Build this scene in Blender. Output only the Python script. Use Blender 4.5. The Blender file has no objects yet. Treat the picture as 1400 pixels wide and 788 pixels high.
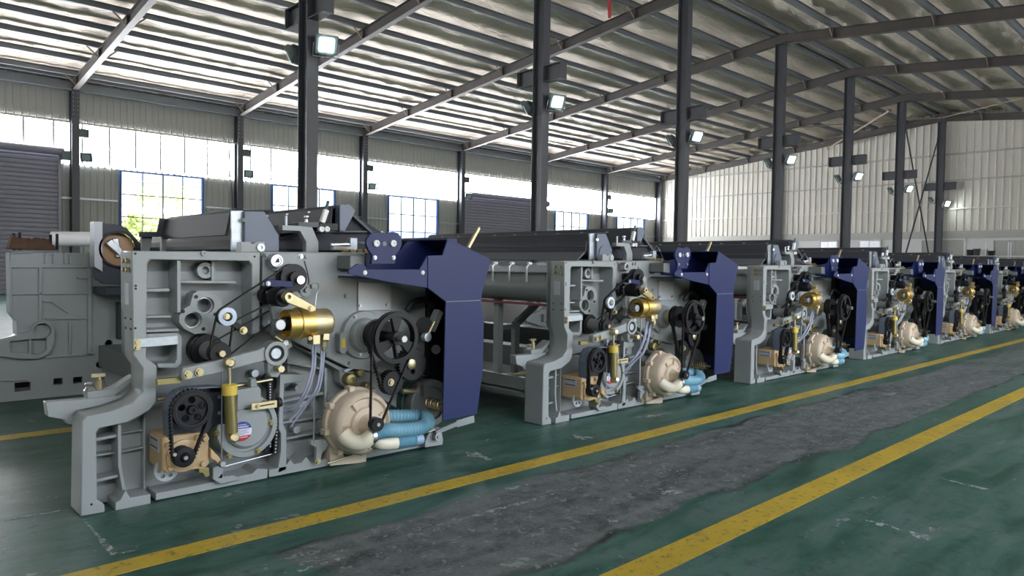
import bpy, bmesh, math, random
import numpy as np
from mathutils import Vector, Matrix, noise
from mathutils.geometry import tessellate_polygon

SC = bpy.context.scene
COL = SC.collection
PI = math.pi
random.seed(7)

# ------------------------------------------------------------------ camera
# world: X runs along the loom row, Y across the hall towards the window wall, Z up
F, CH = 975.0, 1.25
_X = np.array([1036., -14., F]); _X /= np.linalg.norm(_X)
_Y = np.array([-918., -45., F]); _Y -= _X * (_X @ _Y); _Y /= np.linalg.norm(_Y)
_Z = np.cross(_X, _Y)
if _Z[1] > 0: _Z = -_Z
def w_of(v): return Vector((float(v @ _X), float(v @ _Y), float(v @ _Z)))
cam_d = bpy.data.cameras.new('camera'); cam = bpy.data.objects.new('camera', cam_d); COL.objects.link(cam)
r_ = w_of(np.array([1., 0, 0])); u_ = w_of(np.array([0, -1., 0])); b_ = w_of(np.array([0, 0, -1.]))
m = Matrix((r_, u_, b_)).transposed().to_4x4(); m.translation = Vector((0, 0, CH))
cam.matrix_world = m
cam_d.sensor_fit = 'HORIZONTAL'; cam_d.sensor_width = 36.0; cam_d.lens = 36.0 * F / 1400.0
cam_d.clip_start = 0.05; cam_d.clip_end = 400
SC.camera = cam

# ------------------------------------------------------------------ world, sun, exposure
SC.view_settings.view_transform = 'Standard'; SC.view_settings.look = 'None'
SC.view_settings.gamma = 1.0; SC.view_settings.use_curve_mapping = False
SC.view_settings.exposure = 0.3
BAND_STRENGTH = 27.0
LAMP_STRENGTH = 70.0
wd = bpy.data.worlds.new('World'); SC.world = wd; wd.use_nodes = True
nt = wd.node_tree; nt.nodes.clear()
sky = nt.nodes.new('ShaderNodeTexSky'); sky.sky_type = 'NISHITA'; sky.sun_disc = False
sky.sun_elevation = math.radians(58); sky.sun_rotation = math.radians(200); sky.dust_density = 3.5; sky.air_density = 1.0
bg = nt.nodes.new('ShaderNodeBackground'); bg.inputs['Strength'].default_value = 1.0
wo = nt.nodes.new('ShaderNodeOutputWorld')
nt.links.new(sky.outputs[0], bg.inputs[0]); nt.links.new(bg.outputs[0], wo.inputs[0])
sun_d = bpy.data.lights.new('sun', 'SUN'); sun_d.energy = 12.0; sun_d.angle = math.radians(2); sun_d.color = (1, .95, .87)
sun = bpy.data.objects.new('sun', sun_d); COL.objects.link(sun)
sun.rotation_euler = (math.radians(22), math.radians(-20), 0)
pd = bpy.data.lights.new('door_portal', 'AREA'); pd.shape = 'RECTANGLE'; pd.size = 11.0; pd.size_y = 4.6; pd.cycles.is_portal = True
po = bpy.data.objects.new('door_portal', pd); COL.objects.link(po); po.location = (9.0, -5.95, 2.3); po.rotation_euler = (math.radians(90), 0, 0)
cy = SC.cycles
cy.max_bounces = 9; cy.diffuse_bounces = 5; cy.glossy_bounces = 4; cy.transmission_bounces = 4; cy.transparent_max_bounces = 12
cy.caustics_reflective = False; cy.caustics_refractive = False; cy.sample_clamp_indirect = 6.0
cy.use_denoising = True

# ------------------------------------------------------------------ pixel -> point on a plane parallel to the row
LX0, LY0 = 0.84, 3.90           # loom origin: foot corner of the first loom
def _ray(px, py):
    d = np.array([px - 700., py - 394., F]); return d @ _X, d @ _Y, d @ _Z
def PW(px, py, y):               # world point at lateral distance y
    a, b, c = _ray(px, py); t = y / b; return (a * t, y, CH + c * t)
def P(px, py, ly):               # loom-local (lx, lz)
    a, b, c = _ray(px, py); t = (LY0 + ly) / b; return (a * t - LX0, CH + c * t)
def RP(px, py, ly, rpx):         # radius in metres of rpx pixels there
    a, b, c = _ray(px, py); t = (LY0 + ly) / b; return rpx * t

# ------------------------------------------------------------------ materials
MATS = {}
def nodes(name):
    mt = bpy.data.materials.new(name); mt.use_nodes = True
    n = mt.node_tree; b = n.nodes['Principled BSDF']; return mt, n, b
def mat(name, col, rough=.5, metal=0., bump=0., bscale=60., var=0., vscale=4., spec=.5, coat=0., trans=0.):
    mt, n, b = nodes(name); L = n.links.new
    b.inputs['Base Color'].default_value = (*col, 1); b.inputs['Roughness'].default_value = rough
    b.inputs['Metallic'].default_value = metal; b.inputs['Specular IOR Level'].default_value = spec
    b.inputs['Coat Weight'].default_value = coat; b.inputs['Transmission Weight'].default_value = trans
    if var or bump:
        tc = n.nodes.new('ShaderNodeTexCoord')
    if var:
        nz = n.nodes.new('ShaderNodeTexNoise'); nz.inputs['Scale'].default_value = vscale; nz.inputs['Detail'].default_value = 6
        L(tc.outputs['Object'], nz.inputs['Vector'])
        mx = n.nodes.new('ShaderNodeMixRGB'); L(nz.outputs['Fac'], mx.inputs[0])
        mx.inputs[1].default_value = (*[c * (1 - var) for c in col], 1); mx.inputs[2].default_value = (*[min(1, c * (1 + var)) for c in col], 1)
        L(mx.outputs[0], b.inputs['Base Color'])
    if bump:
        nz2 = n.nodes.new('ShaderNodeTexNoise'); nz2.inputs['Scale'].default_value = bscale; nz2.inputs['Detail'].default_value = 3
        L(tc.outputs['Object'], nz2.inputs['Vector'])
        bp = n.nodes.new('ShaderNodeBump'); bp.inputs['Strength'].default_value = bump; bp.inputs['Distance'].default_value = .01
        L(nz2.outputs['Fac'], bp.inputs['Height']); L(bp.outputs[0], b.inputs['Normal'])
    MATS[name] = mt; return mt
M = MATS
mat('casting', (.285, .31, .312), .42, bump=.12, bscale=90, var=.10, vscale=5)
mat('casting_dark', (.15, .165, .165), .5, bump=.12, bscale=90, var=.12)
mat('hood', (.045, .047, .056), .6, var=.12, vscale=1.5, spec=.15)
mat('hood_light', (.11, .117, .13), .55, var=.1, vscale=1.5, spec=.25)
mat('bracket_blue', (.115, .14, .19), .42, var=.08)
mat('navy', (.009, .017, .085), .45, var=.06, vscale=2, spec=.35)
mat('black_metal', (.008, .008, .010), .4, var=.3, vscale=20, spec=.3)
mat('rubber', (.008, .008, .009), .6)
mat('dark_guard', (.035, .042, .055), .45, spec=.35)
mat('tube_grey', (.20, .22, .215), .3, metal=.0, var=.08)
mat('brass', (.74, .52, .17), .38, metal=1., var=.12, vscale=15)
mat('brass_pale', (.62, .53, .33), .48, metal=1., var=.1, vscale=15)
mat('zinc_yellow', (.46, .40, .24), .38, metal=.9, var=.12, vscale=18)
mat('olive', (.30, .26, .11), .36, metal=.7, var=.1, vscale=18)
mat('chrome', (.55, .56, .58), .3, metal=1.)
mat('steel', (.42, .43, .45), .35, metal=.9, var=.12, vscale=12)
mat('galvanised', (.46, .50, .54), .4, metal=.55, var=.25, vscale=30)
mat('tan', (.50, .355, .195), .45, bump=.1, bscale=70, var=.1, vscale=10)
mat('beige', (.56, .465, .355), .42, bump=.08, bscale=80, var=.07, vscale=8)
mat('cream', (.72, .68, .54), .4)
mat('hose_blue', (.22, .44, .56), .28, var=.1, vscale=12)
mat('hose_smoke', (.25, .36, .50), .3)
mat('clear_tube', (.45, .48, .62), .18)
mat('idler_white', (.55, .63, .74), .35)
mat('white', (.75, .76, .76), .5)
mat('label_blue', (.03, .06, .32), .4); mat('label_red', (.45, .02, .04), .4); mat('label_white', (.75, .74, .80), .4)
mat('plate_light', (.42, .44, .47), .4, metal=.2)
mat('wood_disc', (.48, .30, .17), .5, var=.2, vscale=12)
mat('rag', (.085, .045, .025), .9, bump=.6, bscale=30, var=.4, vscale=20)
mat('red_wire', (.20, .02, .03), .5)
mat('gauge_yellow', (.65, .48, .08), .4)
mat('gear_green', (.03, .09, .07), .5)
mat('steel_paint', (.055, .060, .073), .45, var=.2, vscale=3)
mat('steel_rafter', (.075, .066, .062), .5, var=.2, vscale=2)
mat('purlin', (.17, .185, .20), .45, metal=.25, var=.15, vscale=2)
mat('rod_pale', (.32, .26, .20), .5)
mat('cladding', (.39, .39, .365), .5, var=.07, vscale=1.5)
mat('cladding_pale', (.62, .60, .54), .5, var=.06, vscale=1.2)
mat('white_wall', (.62, .62, .61), .6, var=.06, vscale=2)
mat('shutter', (.28, .27, .33), .45, var=.1, vscale=3)
mat('blue_frame', (.035, .10, .33), .45)
mat('mullion', (.10, .12, .15), .45)
mat('lamp_body', (.10, .135, .14), .45)
mat('dark_open', (.06, .06, .06), .7)
mat('tarp_dark', (.05, .052, .055), .7, bump=.4, bscale=6)
mat('sheet_white', (.62, .61, .63), .55, bump=.4, bscale=5)
mat('ribbon_red', (.45, .015, .02), .6)
mat('leaf', (.40, .48, .14), .55, var=.4, vscale=3)
mat('trunk', (.10, .07, .05), .8)
mat('out_ground', (.48, .42, .33), .8, var=.2, vscale=.5)
mat('out_wall', (.62, .63, .66), .6, var=.05, vscale=.5)
mat('out_roof', (.14, .19, .33), .5)
mat('cable', (.03, .03, .03), .5)

def emis(name, col, s):
    mt = bpy.data.materials.new(name); mt.use_nodes = True; n = mt.node_tree; n.nodes.clear()
    e = n.nodes.new('ShaderNodeEmission'); e.inputs[0].default_value = (*col, 1); e.inputs[1].default_value = s
    o = n.nodes.new('ShaderNodeOutputMaterial'); n.links.new(e.outputs[0], o.inputs[0]); MATS[name] = mt; return mt
emis('lamp_glow', (.88, 1., .96), LAMP_STRENGTH)
# backlit translucent daylight sheet
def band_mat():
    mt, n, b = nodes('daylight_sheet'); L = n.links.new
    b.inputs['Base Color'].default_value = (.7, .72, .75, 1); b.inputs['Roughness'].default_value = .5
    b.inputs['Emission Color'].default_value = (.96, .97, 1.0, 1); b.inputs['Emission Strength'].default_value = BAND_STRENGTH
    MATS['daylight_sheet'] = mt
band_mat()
def glass_mat():
    mt = bpy.data.materials.new('pane_glass'); mt.use_nodes = True; n = mt.node_tree; n.nodes.clear(); L = n.links.new
    t = n.nodes.new('ShaderNodeBsdfTransparent'); t.inputs[0].default_value = (.93, .95, .97, 1)
    g = n.nodes.new('ShaderNodeBsdfGlossy'); g.inputs['Roughness'].default_value = .03
    mx = n.nodes.new('ShaderNodeMixShader'); o = n.nodes.new('ShaderNodeOutputMaterial')
    mx.inputs[0].default_value = .06; L(t.outputs[0], mx.inputs[1]); L(g.outputs[0], mx.inputs[2]); L(mx.outputs[0], o.inputs[0]); MATS['pane_glass'] = mt
glass_mat()

def math_n(n, op, a, b=None):
    k = n.nodes.new('ShaderNodeMath'); k.operation = op
    for i, v in enumerate((a, b)):
        if v is None: continue
        if isinstance(v, (int, float)): k.inputs[i].default_value = v
        else: n.links.new(v, k.inputs[i])
    return k.outputs[0]
def noise_n(n, vec, scale, detail=5, rough=.55, dist=0.):
    k = n.nodes.new('ShaderNodeTexNoise'); k.inputs['Scale'].default_value = scale; k.inputs['Detail'].default_value = detail
    k.inputs['Roughness'].default_value = rough; k.inputs['Distortion'].default_value = dist
    n.links.new(vec, k.inputs['Vector']); return k.outputs['Fac']
def ramp_n(n, fac, lo, hi, a=0., b=1.):
    k = n.nodes.new('ShaderNodeMapRange'); k.inputs[1].default_value = lo; k.inputs[2].default_value = hi
    k.inputs[3].default_value = a; k.inputs[4].default_value = b; k.clamp = True
    n.links.new(fac, k.inputs[0]); return k.outputs[0]
def mix_n(n, fac, a, b):
    k = n.nodes.new('ShaderNodeMixRGB')
    for i, v in enumerate((fac, a, b)):
        if isinstance(v, tuple): k.inputs[i].default_value = (*v, 1)
        elif isinstance(v, (int, float)): k.inputs[i].default_value = v
        else: n.links.new(v, k.inputs[i])
    return k.outputs[0]
def floor_mat():
    mt, n, b = nodes('floor_paint'); L = n.links.new
    tc = n.nodes.new('ShaderNodeTexCoord'); V = tc.outputs['Object']
    sp = n.nodes.new('ShaderNodeSeparateXYZ'); L(V, sp.inputs[0]); X, Y = sp.outputs[0], sp.outputs[1]
    mp = n.nodes.new('ShaderNodeMapping'); mp.inputs['Scale'].default_value = (.35, 1.6, 1); L(V, mp.inputs[0]); VS = mp.outputs[0]
    big = noise_n(n, V, .9, 6); fine = noise_n(n, V, 9, 10, .72); streak = noise_n(n, VS, 2.6, 10, .7, .8); grit = noise_n(n, V, 55, 6, .7)
    green = mix_n(n, ramp_n(n, big, .36, .64), (.018, .082, .056), (.056, .132, .106))
    green = mix_n(n, ramp_n(n, streak, .46, .66, 0, .8), green, (.115, .165, .150))
    green = mix_n(n, ramp_n(n, streak, .46, .36, 0, .7), green, (.012, .046, .034))
    green = mix_n(n, ramp_n(n, fine, .52, .64, 0, .6), green, (.014, .036, .029))
    green = mix_n(n, ramp_n(n, grit, .56, .68, 0, .35), green, (.13, .16, .15))
    # worn strip between the lane lines: bare dark screed where the paint has gone
    wob = math_n(n, 'MULTIPLY', math_n(n, 'SUBTRACT', noise_n(n, V, 1.6, 7, .6), .5), .34)
    d1 = math_n(n, 'SUBTRACT', .44, math_n(n, 'ABSOLUTE', math_n(n, 'SUBTRACT', math_n(n, 'ADD', Y, wob), 2.48)))
    m1 = ramp_n(n, d1, 0, .03)
    m2 = ramp_n(n, math_n(n, 'ADD', X, math_n(n, 'MULTIPLY', wob, 2.)), 1.35, 1.42)
    mfar = ramp_n(n, X, 9, 16, 1, .55)
    worn = math_n(n, 'MULTIPLY', math_n(n, 'MULTIPLY', m1, m2), mfar)
    conc = mix_n(n, ramp_n(n, fine, .40, .60), (.046, .058, .056), (.132, .152, .150))
    conc = mix_n(n, ramp_n(n, streak, .44, .60, 0, .6), conc, (.165, .182, .180))
    conc = mix_n(n, ramp_n(n, streak, .44, .34, 0, .7), conc, (.035, .040, .040))
    conc = mix_n(n, ramp_n(n, grit, .52, .64, 0, .5), conc, (.21, .225, .22))
    col = mix_n(n, worn, green, conc)
    # dark scuffed edge of the worn strip
    edge = math_n(n, 'MULTIPLY', math_n(n, 'MULTIPLY', ramp_n(n, d1, -.02, .01), ramp_n(n, d1, .05, .02)), m2)
    col = mix_n(n, math_n(n, 'MULTIPLY', edge, ramp_n(n, big, .45, .6)), col, (.02, .022, .02))
    # pale chips and scrapes
    vo = n.nodes.new('ShaderNodeTexVoronoi'); vo.inputs['Scale'].default_value = 5.5; vo.inputs['Randomness'].default_value = 1
    mp2 = n.nodes.new('ShaderNodeMapping'); mp2.inputs['Scale'].default_value = (.7, 1.5, 1); L(V, mp2.inputs[0])
    dn = n.nodes.new('ShaderNodeTexNoise'); dn.inputs['Scale'].default_value = 14; L(V, dn.inputs['Vector'])
    vadd = n.nodes.new('ShaderNodeMixRGB'); vadd.blend_type = 'LINEAR_LIGHT'; vadd.inputs[0].default_value = .16
    L(mp2.outputs[0], vadd.inputs[1]); L(dn.outputs['Color'], vadd.inputs[2]); L(vadd.outputs[0], vo.inputs['Vector'])
    sel = noise_n(n, V, .9, 3)
    selw = n.nodes.new('ShaderNodeSeparateXYZ'); L(vo.outputs['Color'], selw.inputs[0])
    siz = math_n(n, 'MULTIPLY', ramp_n(n, selw.outputs[0], .70, 1., 0, .40), ramp_n(n, sel, .40, .62, .25, 1))
    chip = ramp_n(n, math_n(n, 'SUBTRACT', siz, vo.outputs['Distance']), 0, .03)
    col = mix_n(n, math_n(n, 'MULTIPLY', chip, .75), col, (.25, .27, .26))
    vo2 = n.nodes.new('ShaderNodeTexVoronoi'); vo2.inputs['Scale'].default_value = 17; L(vadd.outputs[0], vo2.inputs['Vector'])
    sw2 = n.nodes.new('ShaderNodeSeparateXYZ'); L(vo2.outputs['Color'], sw2.inputs[0])
    siz2 = math_n(n, 'MULTIPLY', ramp_n(n, sw2.outputs[1], .62, 1., 0, .52), ramp_n(n, math_n(n, 'ADD', worn, math_n(n, 'MULTIPLY', sel, .8)), .40, 1.0, .35, 1))
    col = mix_n(n, math_n(n, 'MULTIPLY', ramp_n(n, math_n(n, 'SUBTRACT', siz2, vo2.outputs['Distance']), 0, .05), .6), col, (.27, .28, .28))
    mp3 = n.nodes.new('ShaderNodeMapping'); mp3.inputs['Rotation'].default_value = (0, 0, .35); mp3.inputs['Scale'].default_value = (.5, 9, 1); L(V, mp3.inputs[0])
    scr = ramp_n(n, noise_n(n, mp3.outputs[0], 2.0, 4, .5), .705, .73)
    col = mix_n(n, math_n(n, 'MULTIPLY', scr, .5), col, (.28, .31, .30))
    L(col, b.inputs['Base Color'])
    ro = ramp_n(n, math_n(n, 'ADD', worn, math_n(n, 'MULTIPLY', streak, .6)), 0, 1.4, .36, .62)
    L(ro, b.inputs['Roughness']); b.inputs['Specular IOR Level'].default_value = .22
    bp = n.nodes.new('ShaderNodeBump'); bp.inputs['Strength'].default_value = .10; bp.inputs['Distance'].default_value = .01
    L(fine, bp.inputs['Height']); L(bp.outputs[0], b.inputs['Normal']); MATS['floor_paint'] = mt
floor_mat()
def line_mat():
    mt, n, b = nodes('line_paint'); L = n.links.new
    tc = n.nodes.new('ShaderNodeTexCoord'); V = tc.outputs['Object']
    a = noise_n(n, V, 2.2, 5); c = noise_n(n, V, 26, 8, .7)
    col = mix_n(n, ramp_n(n, a, .35, .65), (.43, .30, .025), (.55, .39, .035))
    col = mix_n(n, ramp_n(n, c, .55, .63, 0, .85), col, (.11, .10, .05))
    col = mix_n(n, ramp_n(n, noise_n(n, V, 5, 8, .7), .56, .68, 0, .6), col, (.16, .14, .08))
    L(col, b.inputs['Base Color']); b.inputs['Roughness'].default_value = .42; MATS['line_paint'] = mt
line_mat()
def foil_mat():
    mt, n, b = nodes('roof_foil'); L = n.links.new
    tc = n.nodes.new('ShaderNodeTexCoord'); V = tc.outputs['Object']
    mp = n.nodes.new('ShaderNodeMapping'); mp.inputs['Rotation'].default_value = (0, 0, .75); mp.inputs['Scale'].default_value = (.55, 3.2, 1); L(V, mp.inputs[0])
    mp2 = n.nodes.new('ShaderNodeMapping'); mp2.inputs['Rotation'].default_value = (0, 0, -.7); mp2.inputs['Scale'].default_value = (.6, 2.6, 1); L(V, mp2.inputs[0])
    w1 = noise_n(n, mp.outputs[0], 3.4, 6, .65, .5); w2 = noise_n(n, mp2.outputs[0], 3.0, 5, .65, .4)
    h = math_n(n, 'ADD', w1, w2)
    b.inputs['Base Color'].default_value = (.66, .62, .56, 1); b.inputs['Metallic'].default_value = .5
    col = mix_n(n, ramp_n(n, w1, .3, .7), (.70, .61, .51), (.87, .78, .67)); L(col, b.inputs['Base Color'])
    b.inputs['Roughness'].default_value = .55
    bp = n.nodes.new('ShaderNodeBump'); bp.inputs['Strength'].default_value = .9; bp.inputs['Distance'].default_value = .22
    L(h, bp.inputs['Height']); L(bp.outputs[0], b.inputs['Normal']); MATS['roof_foil'] = mt
foil_mat()

# ------------------------------------------------------------------ mesh builder
class MB:
    def __init__(s): s.v = []; s.f = []
    def add(s, vs, fs):
        o = len(s.v); s.v += [tuple(map(float, q)) for q in vs]; s.f += [tuple(i + o for i in f) for f in fs]; return s
    def box(s, x0, x1, y0, y1, z0, z1):
        vs = [(x, y, z) for x in (x0, x1) for y in (y0, y1) for z in (z0, z1)]
        return s.add(vs, [(0, 1, 3, 2), (4, 6, 7, 5), (0, 4, 5, 1), (2, 3, 7, 6), (0, 2, 6, 4), (1, 5, 7, 3)])
    def prism(s, contours, a, b, axis='y'):
        """contours: outer polygon first, then holes, as 2-D points; extruded from a to b along the axis"""
        if not isinstance(contours[0][0], (tuple, list)): contours = [contours]
        def pt(p, t):
            if axis == 'y': return (p[0], t, p[1])
            if axis == 'x': return (t, p[0], p[1])
            return (p[0], p[1], t)
        cs = []
        for k, c in enumerate(contours):
            ar = sum(c[i][0] * c[(i + 1) % len(c)][1] - c[(i + 1) % len(c)][0] * c[i][1] for i in range(len(c)))
            want = 1 if k == 0 else -1
            cs.append(list(c) if ar * want > 0 else list(reversed(c)))
        flat = [p for c in cs for p in c]; N = len(flat)
        tris = tessellate_polygon([[Vector((p[0], p[1], 0)) for p in c] for c in cs])
        vs = [pt(p, a) for p in flat] + [pt(p, b) for p in flat]
        fs = []
        for t in tris:
            p, q, r = (flat[i] for i in t)
            if (q[0] - p[0]) * (r[1] - p[1]) - (q[1] - p[1]) * (r[0] - p[0]) < 0: t = (t[0], t[2], t[1])
            fs.append(tuple(t)); fs.append(tuple(N + i for i in reversed(t)))
        o = 0
        for c in cs:
            k = len(c)
            for i in range(k): j = (i + 1) % k; fs.append((o + j, o + i, N + o + i, N + o + j))
            o += k
        flip = (axis == 'y' and a > b) or (axis != 'y' and a < b)
        if axis == 'x': flip = not flip
        if axis == 'y': flip = a > b
        elif axis == 'z': flip = a < b
        else: flip = a < b
        if flip: fs = [tuple(reversed(f)) for f in fs]
        return s.add(vs, fs)
    def cyl(s, p0, p1, r0, r1=None, seg=20, cap=True):
        if r1 is None: r1 = r0
        p0 = Vector(p0); p1 = Vector(p1); d = (p1 - p0).normalized()
        a = d.orthogonal().normalized(); b = d.cross(a)
        vs = []
        for p, r in ((p0, r0), (p1, r1)):
            for i in range(seg):
                t = 2 * PI * i / seg; vs.append(p + (a * math.cos(t) + b * math.sin(t)) * r)
        fs = [(i, (i + 1) % seg, seg + (i + 1) % seg, seg + i) for i in range(seg)]
        if cap: fs += [tuple(reversed(range(seg))), tuple(range(seg, 2 * seg))]
        return s.add(vs, fs)
    def lathe(s, c, prof, seg=28, axis='y'):
        """prof: list of (t along the axis, radius) about the point c"""
        ax = Vector({'x': (1, 0, 0), 'y': (0, 1, 0), 'z': (0, 0, 1)}[axis]); a = ax.orthogonal().normalized(); b = ax.cross(a); c = Vector(c)
        vs = []; fs = []
        for t, r in prof:
            for i in range(seg):
                q = 2 * PI * i / seg; vs.append(c + ax * t + (a * math.cos(q) + b * math.sin(q)) * max(r, 1e-4))
        for k in range(len(prof) - 1):
            for i in range(seg):
                j = (i + 1) % seg; fs.append((k * seg + i, k * seg + j, (k + 1) * seg + j, (k + 1) * seg + i))
        fs.append(tuple(reversed(range(seg)))); fs.append(tuple(range((len(prof) - 1) * seg, len(prof) * seg)))
        return s.add(vs, fs)
    def ring(s, c, ro, ri, y0, y1, seg=32):
        o = [(c[0] + ro * math.cos(2 * PI * i / seg), c[1] + ro * math.sin(2 * PI * i / seg)) for i in range(seg)]
        h = [(c[0] + ri * math.cos(2 * PI * i / seg), c[1] + ri * math.sin(2 * PI * i / seg)) for i in range(seg)]
        return s.prism([o, h], y0, y1)
    def tube(s, pts, r, seg=10, radii=None, cap=True):
        pts = [Vector(p) for p in pts]; n = len(pts); vs = []; fs = []
        T = [(pts[min(i + 1, n - 1)] - pts[max(i - 1, 0)]).normalized() for i in range(n)]
        a = T[0].orthogonal().normalized()
        for i in range(n):
            a = (a - T[i] * a.dot(T[i])).normalized(); b = T[i].cross(a); rr = radii[i] if radii else r
            for k in range(seg):
                q = 2 * PI * k / seg; vs.append(pts[i] + (a * math.cos(q) + b * math.sin(q)) * rr)
        for i in range(n - 1):
            for k in range(seg):
                j = (k + 1) % seg; fs.append((i * seg + k, i * seg + j, (i + 1) * seg + j, (i + 1) * seg + k))
        if cap: fs += [tuple(reversed(range(seg))), tuple(range((n - 1) * seg, n * seg))]
        return s.add(vs, fs)
    def bar(s, p0, p1, w, h, up=(0, 0, 1)):
        """rectangular bar between two points: w sideways, h along up"""
        p0 = Vector(p0); p1 = Vector(p1); d = (p1 - p0).normalized(); up = Vector(up)
        sd = d.cross(up).normalized() * (w / 2); u = sd.normalized().cross(d).normalized() * (h / 2)
        vs = [p + a * sd + b * u for p in (p0, p1) for a in (-1, 1) for b in (-1, 1)]
        return s.add(vs, [(0, 1, 3, 2), (4, 6, 7, 5), (0, 4, 5, 1), (2, 3, 7, 6), (0, 2, 6, 4), (1, 5, 7, 3)])
    def mesh(s, name, m, smooth=35):
        me = bpy.data.meshes.new(name); me.from_pydata(s.v, [], s.f); me.validate()
        bm = bmesh.new(); bm.from_mesh(me); bmesh.ops.recalc_face_normals(bm, faces=bm.faces); bm.to_mesh(me); bm.free()
        me.materials.append(M[m])
        if smooth:
            me.shade_smooth(); me.set_sharp_from_angle(angle=math.radians(smooth))
        return me
    def build(s, name, m, parent=None, bevel=0., smooth=35):
        o = bpy.data.objects.new(name, s.mesh(name, m, smooth)); COL.objects.link(o)
        if parent is not None: o.parent = parent
        if bevel:
            b = o.modifiers.new('bevel', 'BEVEL'); b.width = bevel; b.segments = 2; b.limit_method = 'ANGLE'; b.angle_limit = math.radians(40)
        return o
def link_copy(src, parent=None, name=None):
    c = src.copy(); COL.objects.link(c); c.parent = parent
    if name: c.name = name
    return c
def copy_tree(o, parent=None):
    kids = [k for k in o.children]
    c = link_copy(o, parent)
    for k in kids: copy_tree(k, c)
    return c
def empty(name, loc=(0, 0, 0)):
    o = bpy.data.objects.new(name, None); COL.objects.link(o); o.location = loc; o.empty_display_size = .2; return o
def tag(o, label=None, cat=None, group=None, kind=None):
    if label: o['label'] = label
    if cat: o['category'] = cat
    if group: o['group'] = group
    if kind: o['kind'] = kind
    return o
def catmull(pts, n=8):
    pts = [Vector(p) for p in pts]; out = []
    for i in range(len(pts) - 1):
        p0, p1, p2, p3 = pts[max(i - 1, 0)], pts[i], pts[i + 1], pts[min(i + 2, len(pts) - 1)]
        for k in range(n):
            t = k / n
            out.append(.5 * ((2 * p1) + (p2 - p0) * t + (2 * p0 - 5 * p1 + 4 * p2 - p3) * t * t + (3 * p1 - p0 - 3 * p2 + p3) * t ** 3))
    out.append(pts[-1]); return out
def circ(c, r, n=24, a0=0.): return [(c[0] + r * math.cos(a0 + 2 * PI * i / n), c[1] + r * math.sin(a0 + 2 * PI * i / n)) for i in range(n)]

# ================================================================== the hall
FX = [6.1 + 5.9 * i for i in range(-3, 7)]          # frame lines
XB, XE = -12.2, 41.8                                  # back and end wall
YL, YR, YM = 29.5, -5.78, 11.86                       # window wall, opposite wall, ridge
SL = (9.06 - 7.2) / (29.3 - YM)
def raf_z(y): return 9.06 - SL * abs(y - YM)          # underside of the rafters
RAF_H, PUR_H = .34, .16
ORD = ['first', 'second', 'third', 'fourth', 'fifth', 'sixth', 'seventh', 'eighth', 'ninth', 'tenth']

# ---- floor with its painted lines
g = MB(); g.box(XB, XE, YR - .3, YL + .1, -.25, 0); fl = tag(g.build('floor', 'floor_paint', smooth=0), kind='structure')
def line(x0, x1, y0, y1, nm='lane_line', m='line_paint', z=.0015):
    q = MB(); q.box(x0, x1, y0, y1, -.01, z); return q.build(nm, m, fl, smooth=0)
line(-6, 41, 3.09, 3.225); line(-6, 41, 1.665, 1.82); line(-6, .9 + 32, 5.90, 6.06)
ch = MB()
def stroke(mb, pts, w):
    W = [PW_floor(*p) for p in pts]
    for a, b in zip(W, W[1:]):
        d = Vector((b[0] - a[0], b[1] - a[1], 0)).normalized(); n_ = Vector((-d.y, d.x, 0)) * w / 2
        a = Vector((*a, .0)); b = Vector((*b, .0)); z = Vector((0, 0, .0012))
        mb.add([a - n_ + z, a + n_ + z, b + n_ + z, b - n_ + z], [(0, 3, 2, 1)])
def PW_floor(px, py):
    a, b, c = _ray(px, py); t = -CH / c; return (a * t, b * t)
def chalk_mat():
    mt, n, b = nodes('chalk'); L = n.links.new; tc = n.nodes.new('ShaderNodeTexCoord'); V = tc.outputs['Object']
    b.inputs['Base Color'].default_value = (.34, .38, .37, 1); b.inputs['Roughness'].default_value = .7
    L(ramp_n(n, noise_n(n, V, 24, 9, .75), .46, .54, 0, .95), b.inputs['Alpha']); MATS['chalk'] = mt
chalk_mat()
stroke(ch, [(114, 711), (138, 738)], .012); stroke(ch, [(138, 738), (157, 759)], .028); stroke(ch, [(157, 759), (184, 753)], .016)
ch.build('chalk_mark', 'chalk', fl, smooth=0)
ch = MB(); stroke(ch, [(0, 713), (40, 706), (93, 697)], .02); ch.build('chalk_mark', 'chalk', fl, smooth=0)
def patch(pts, seed):
    rr = random.Random(seed); W = [PW_floor(*p) for p in pts]; V = [Vector((x, y, .001)) for x, y in W]
    q = MB(); q.add(V, [tuple(range(len(V)))]); q.build('paint_scrape', 'chalk', fl, smooth=0)
for i, pp in enumerate([[(637, 619), (650, 617), (660, 623), (673, 628), (668, 630), (652, 625), (640, 625)], [(783, 595), (797, 596), (812, 599), (800, 602), (786, 599)],
                        [(1243, 727), (1258, 729), (1276, 735), (1268, 740), (1250, 735)], [(1180, 711), (1205, 715), (1240, 727), (1222, 724), (1196, 718)], [(1281, 653), (1320, 662), (1362, 671), (1345, 670), (1305, 660)],
                        [(1270, 721), (1286, 722), (1282, 728), (1272, 727)], [(690, 668), (722, 662), (724, 664), (694, 671)], [(640, 706), (700, 690), (756, 675), (757, 677), (702, 693), (645, 709)],
                        [(862, 571), (900, 567), (918, 563), (916, 566), (890, 571)], [(405, 780), (440, 771), (482, 757), (483, 760), (444, 774), (410, 783)], [(830, 711), (842, 710), (846, 714), (834, 715)], [(905, 672), (926, 670), (938, 672), (920, 677), (904, 676)]]):
    patch(pp, i)

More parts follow.
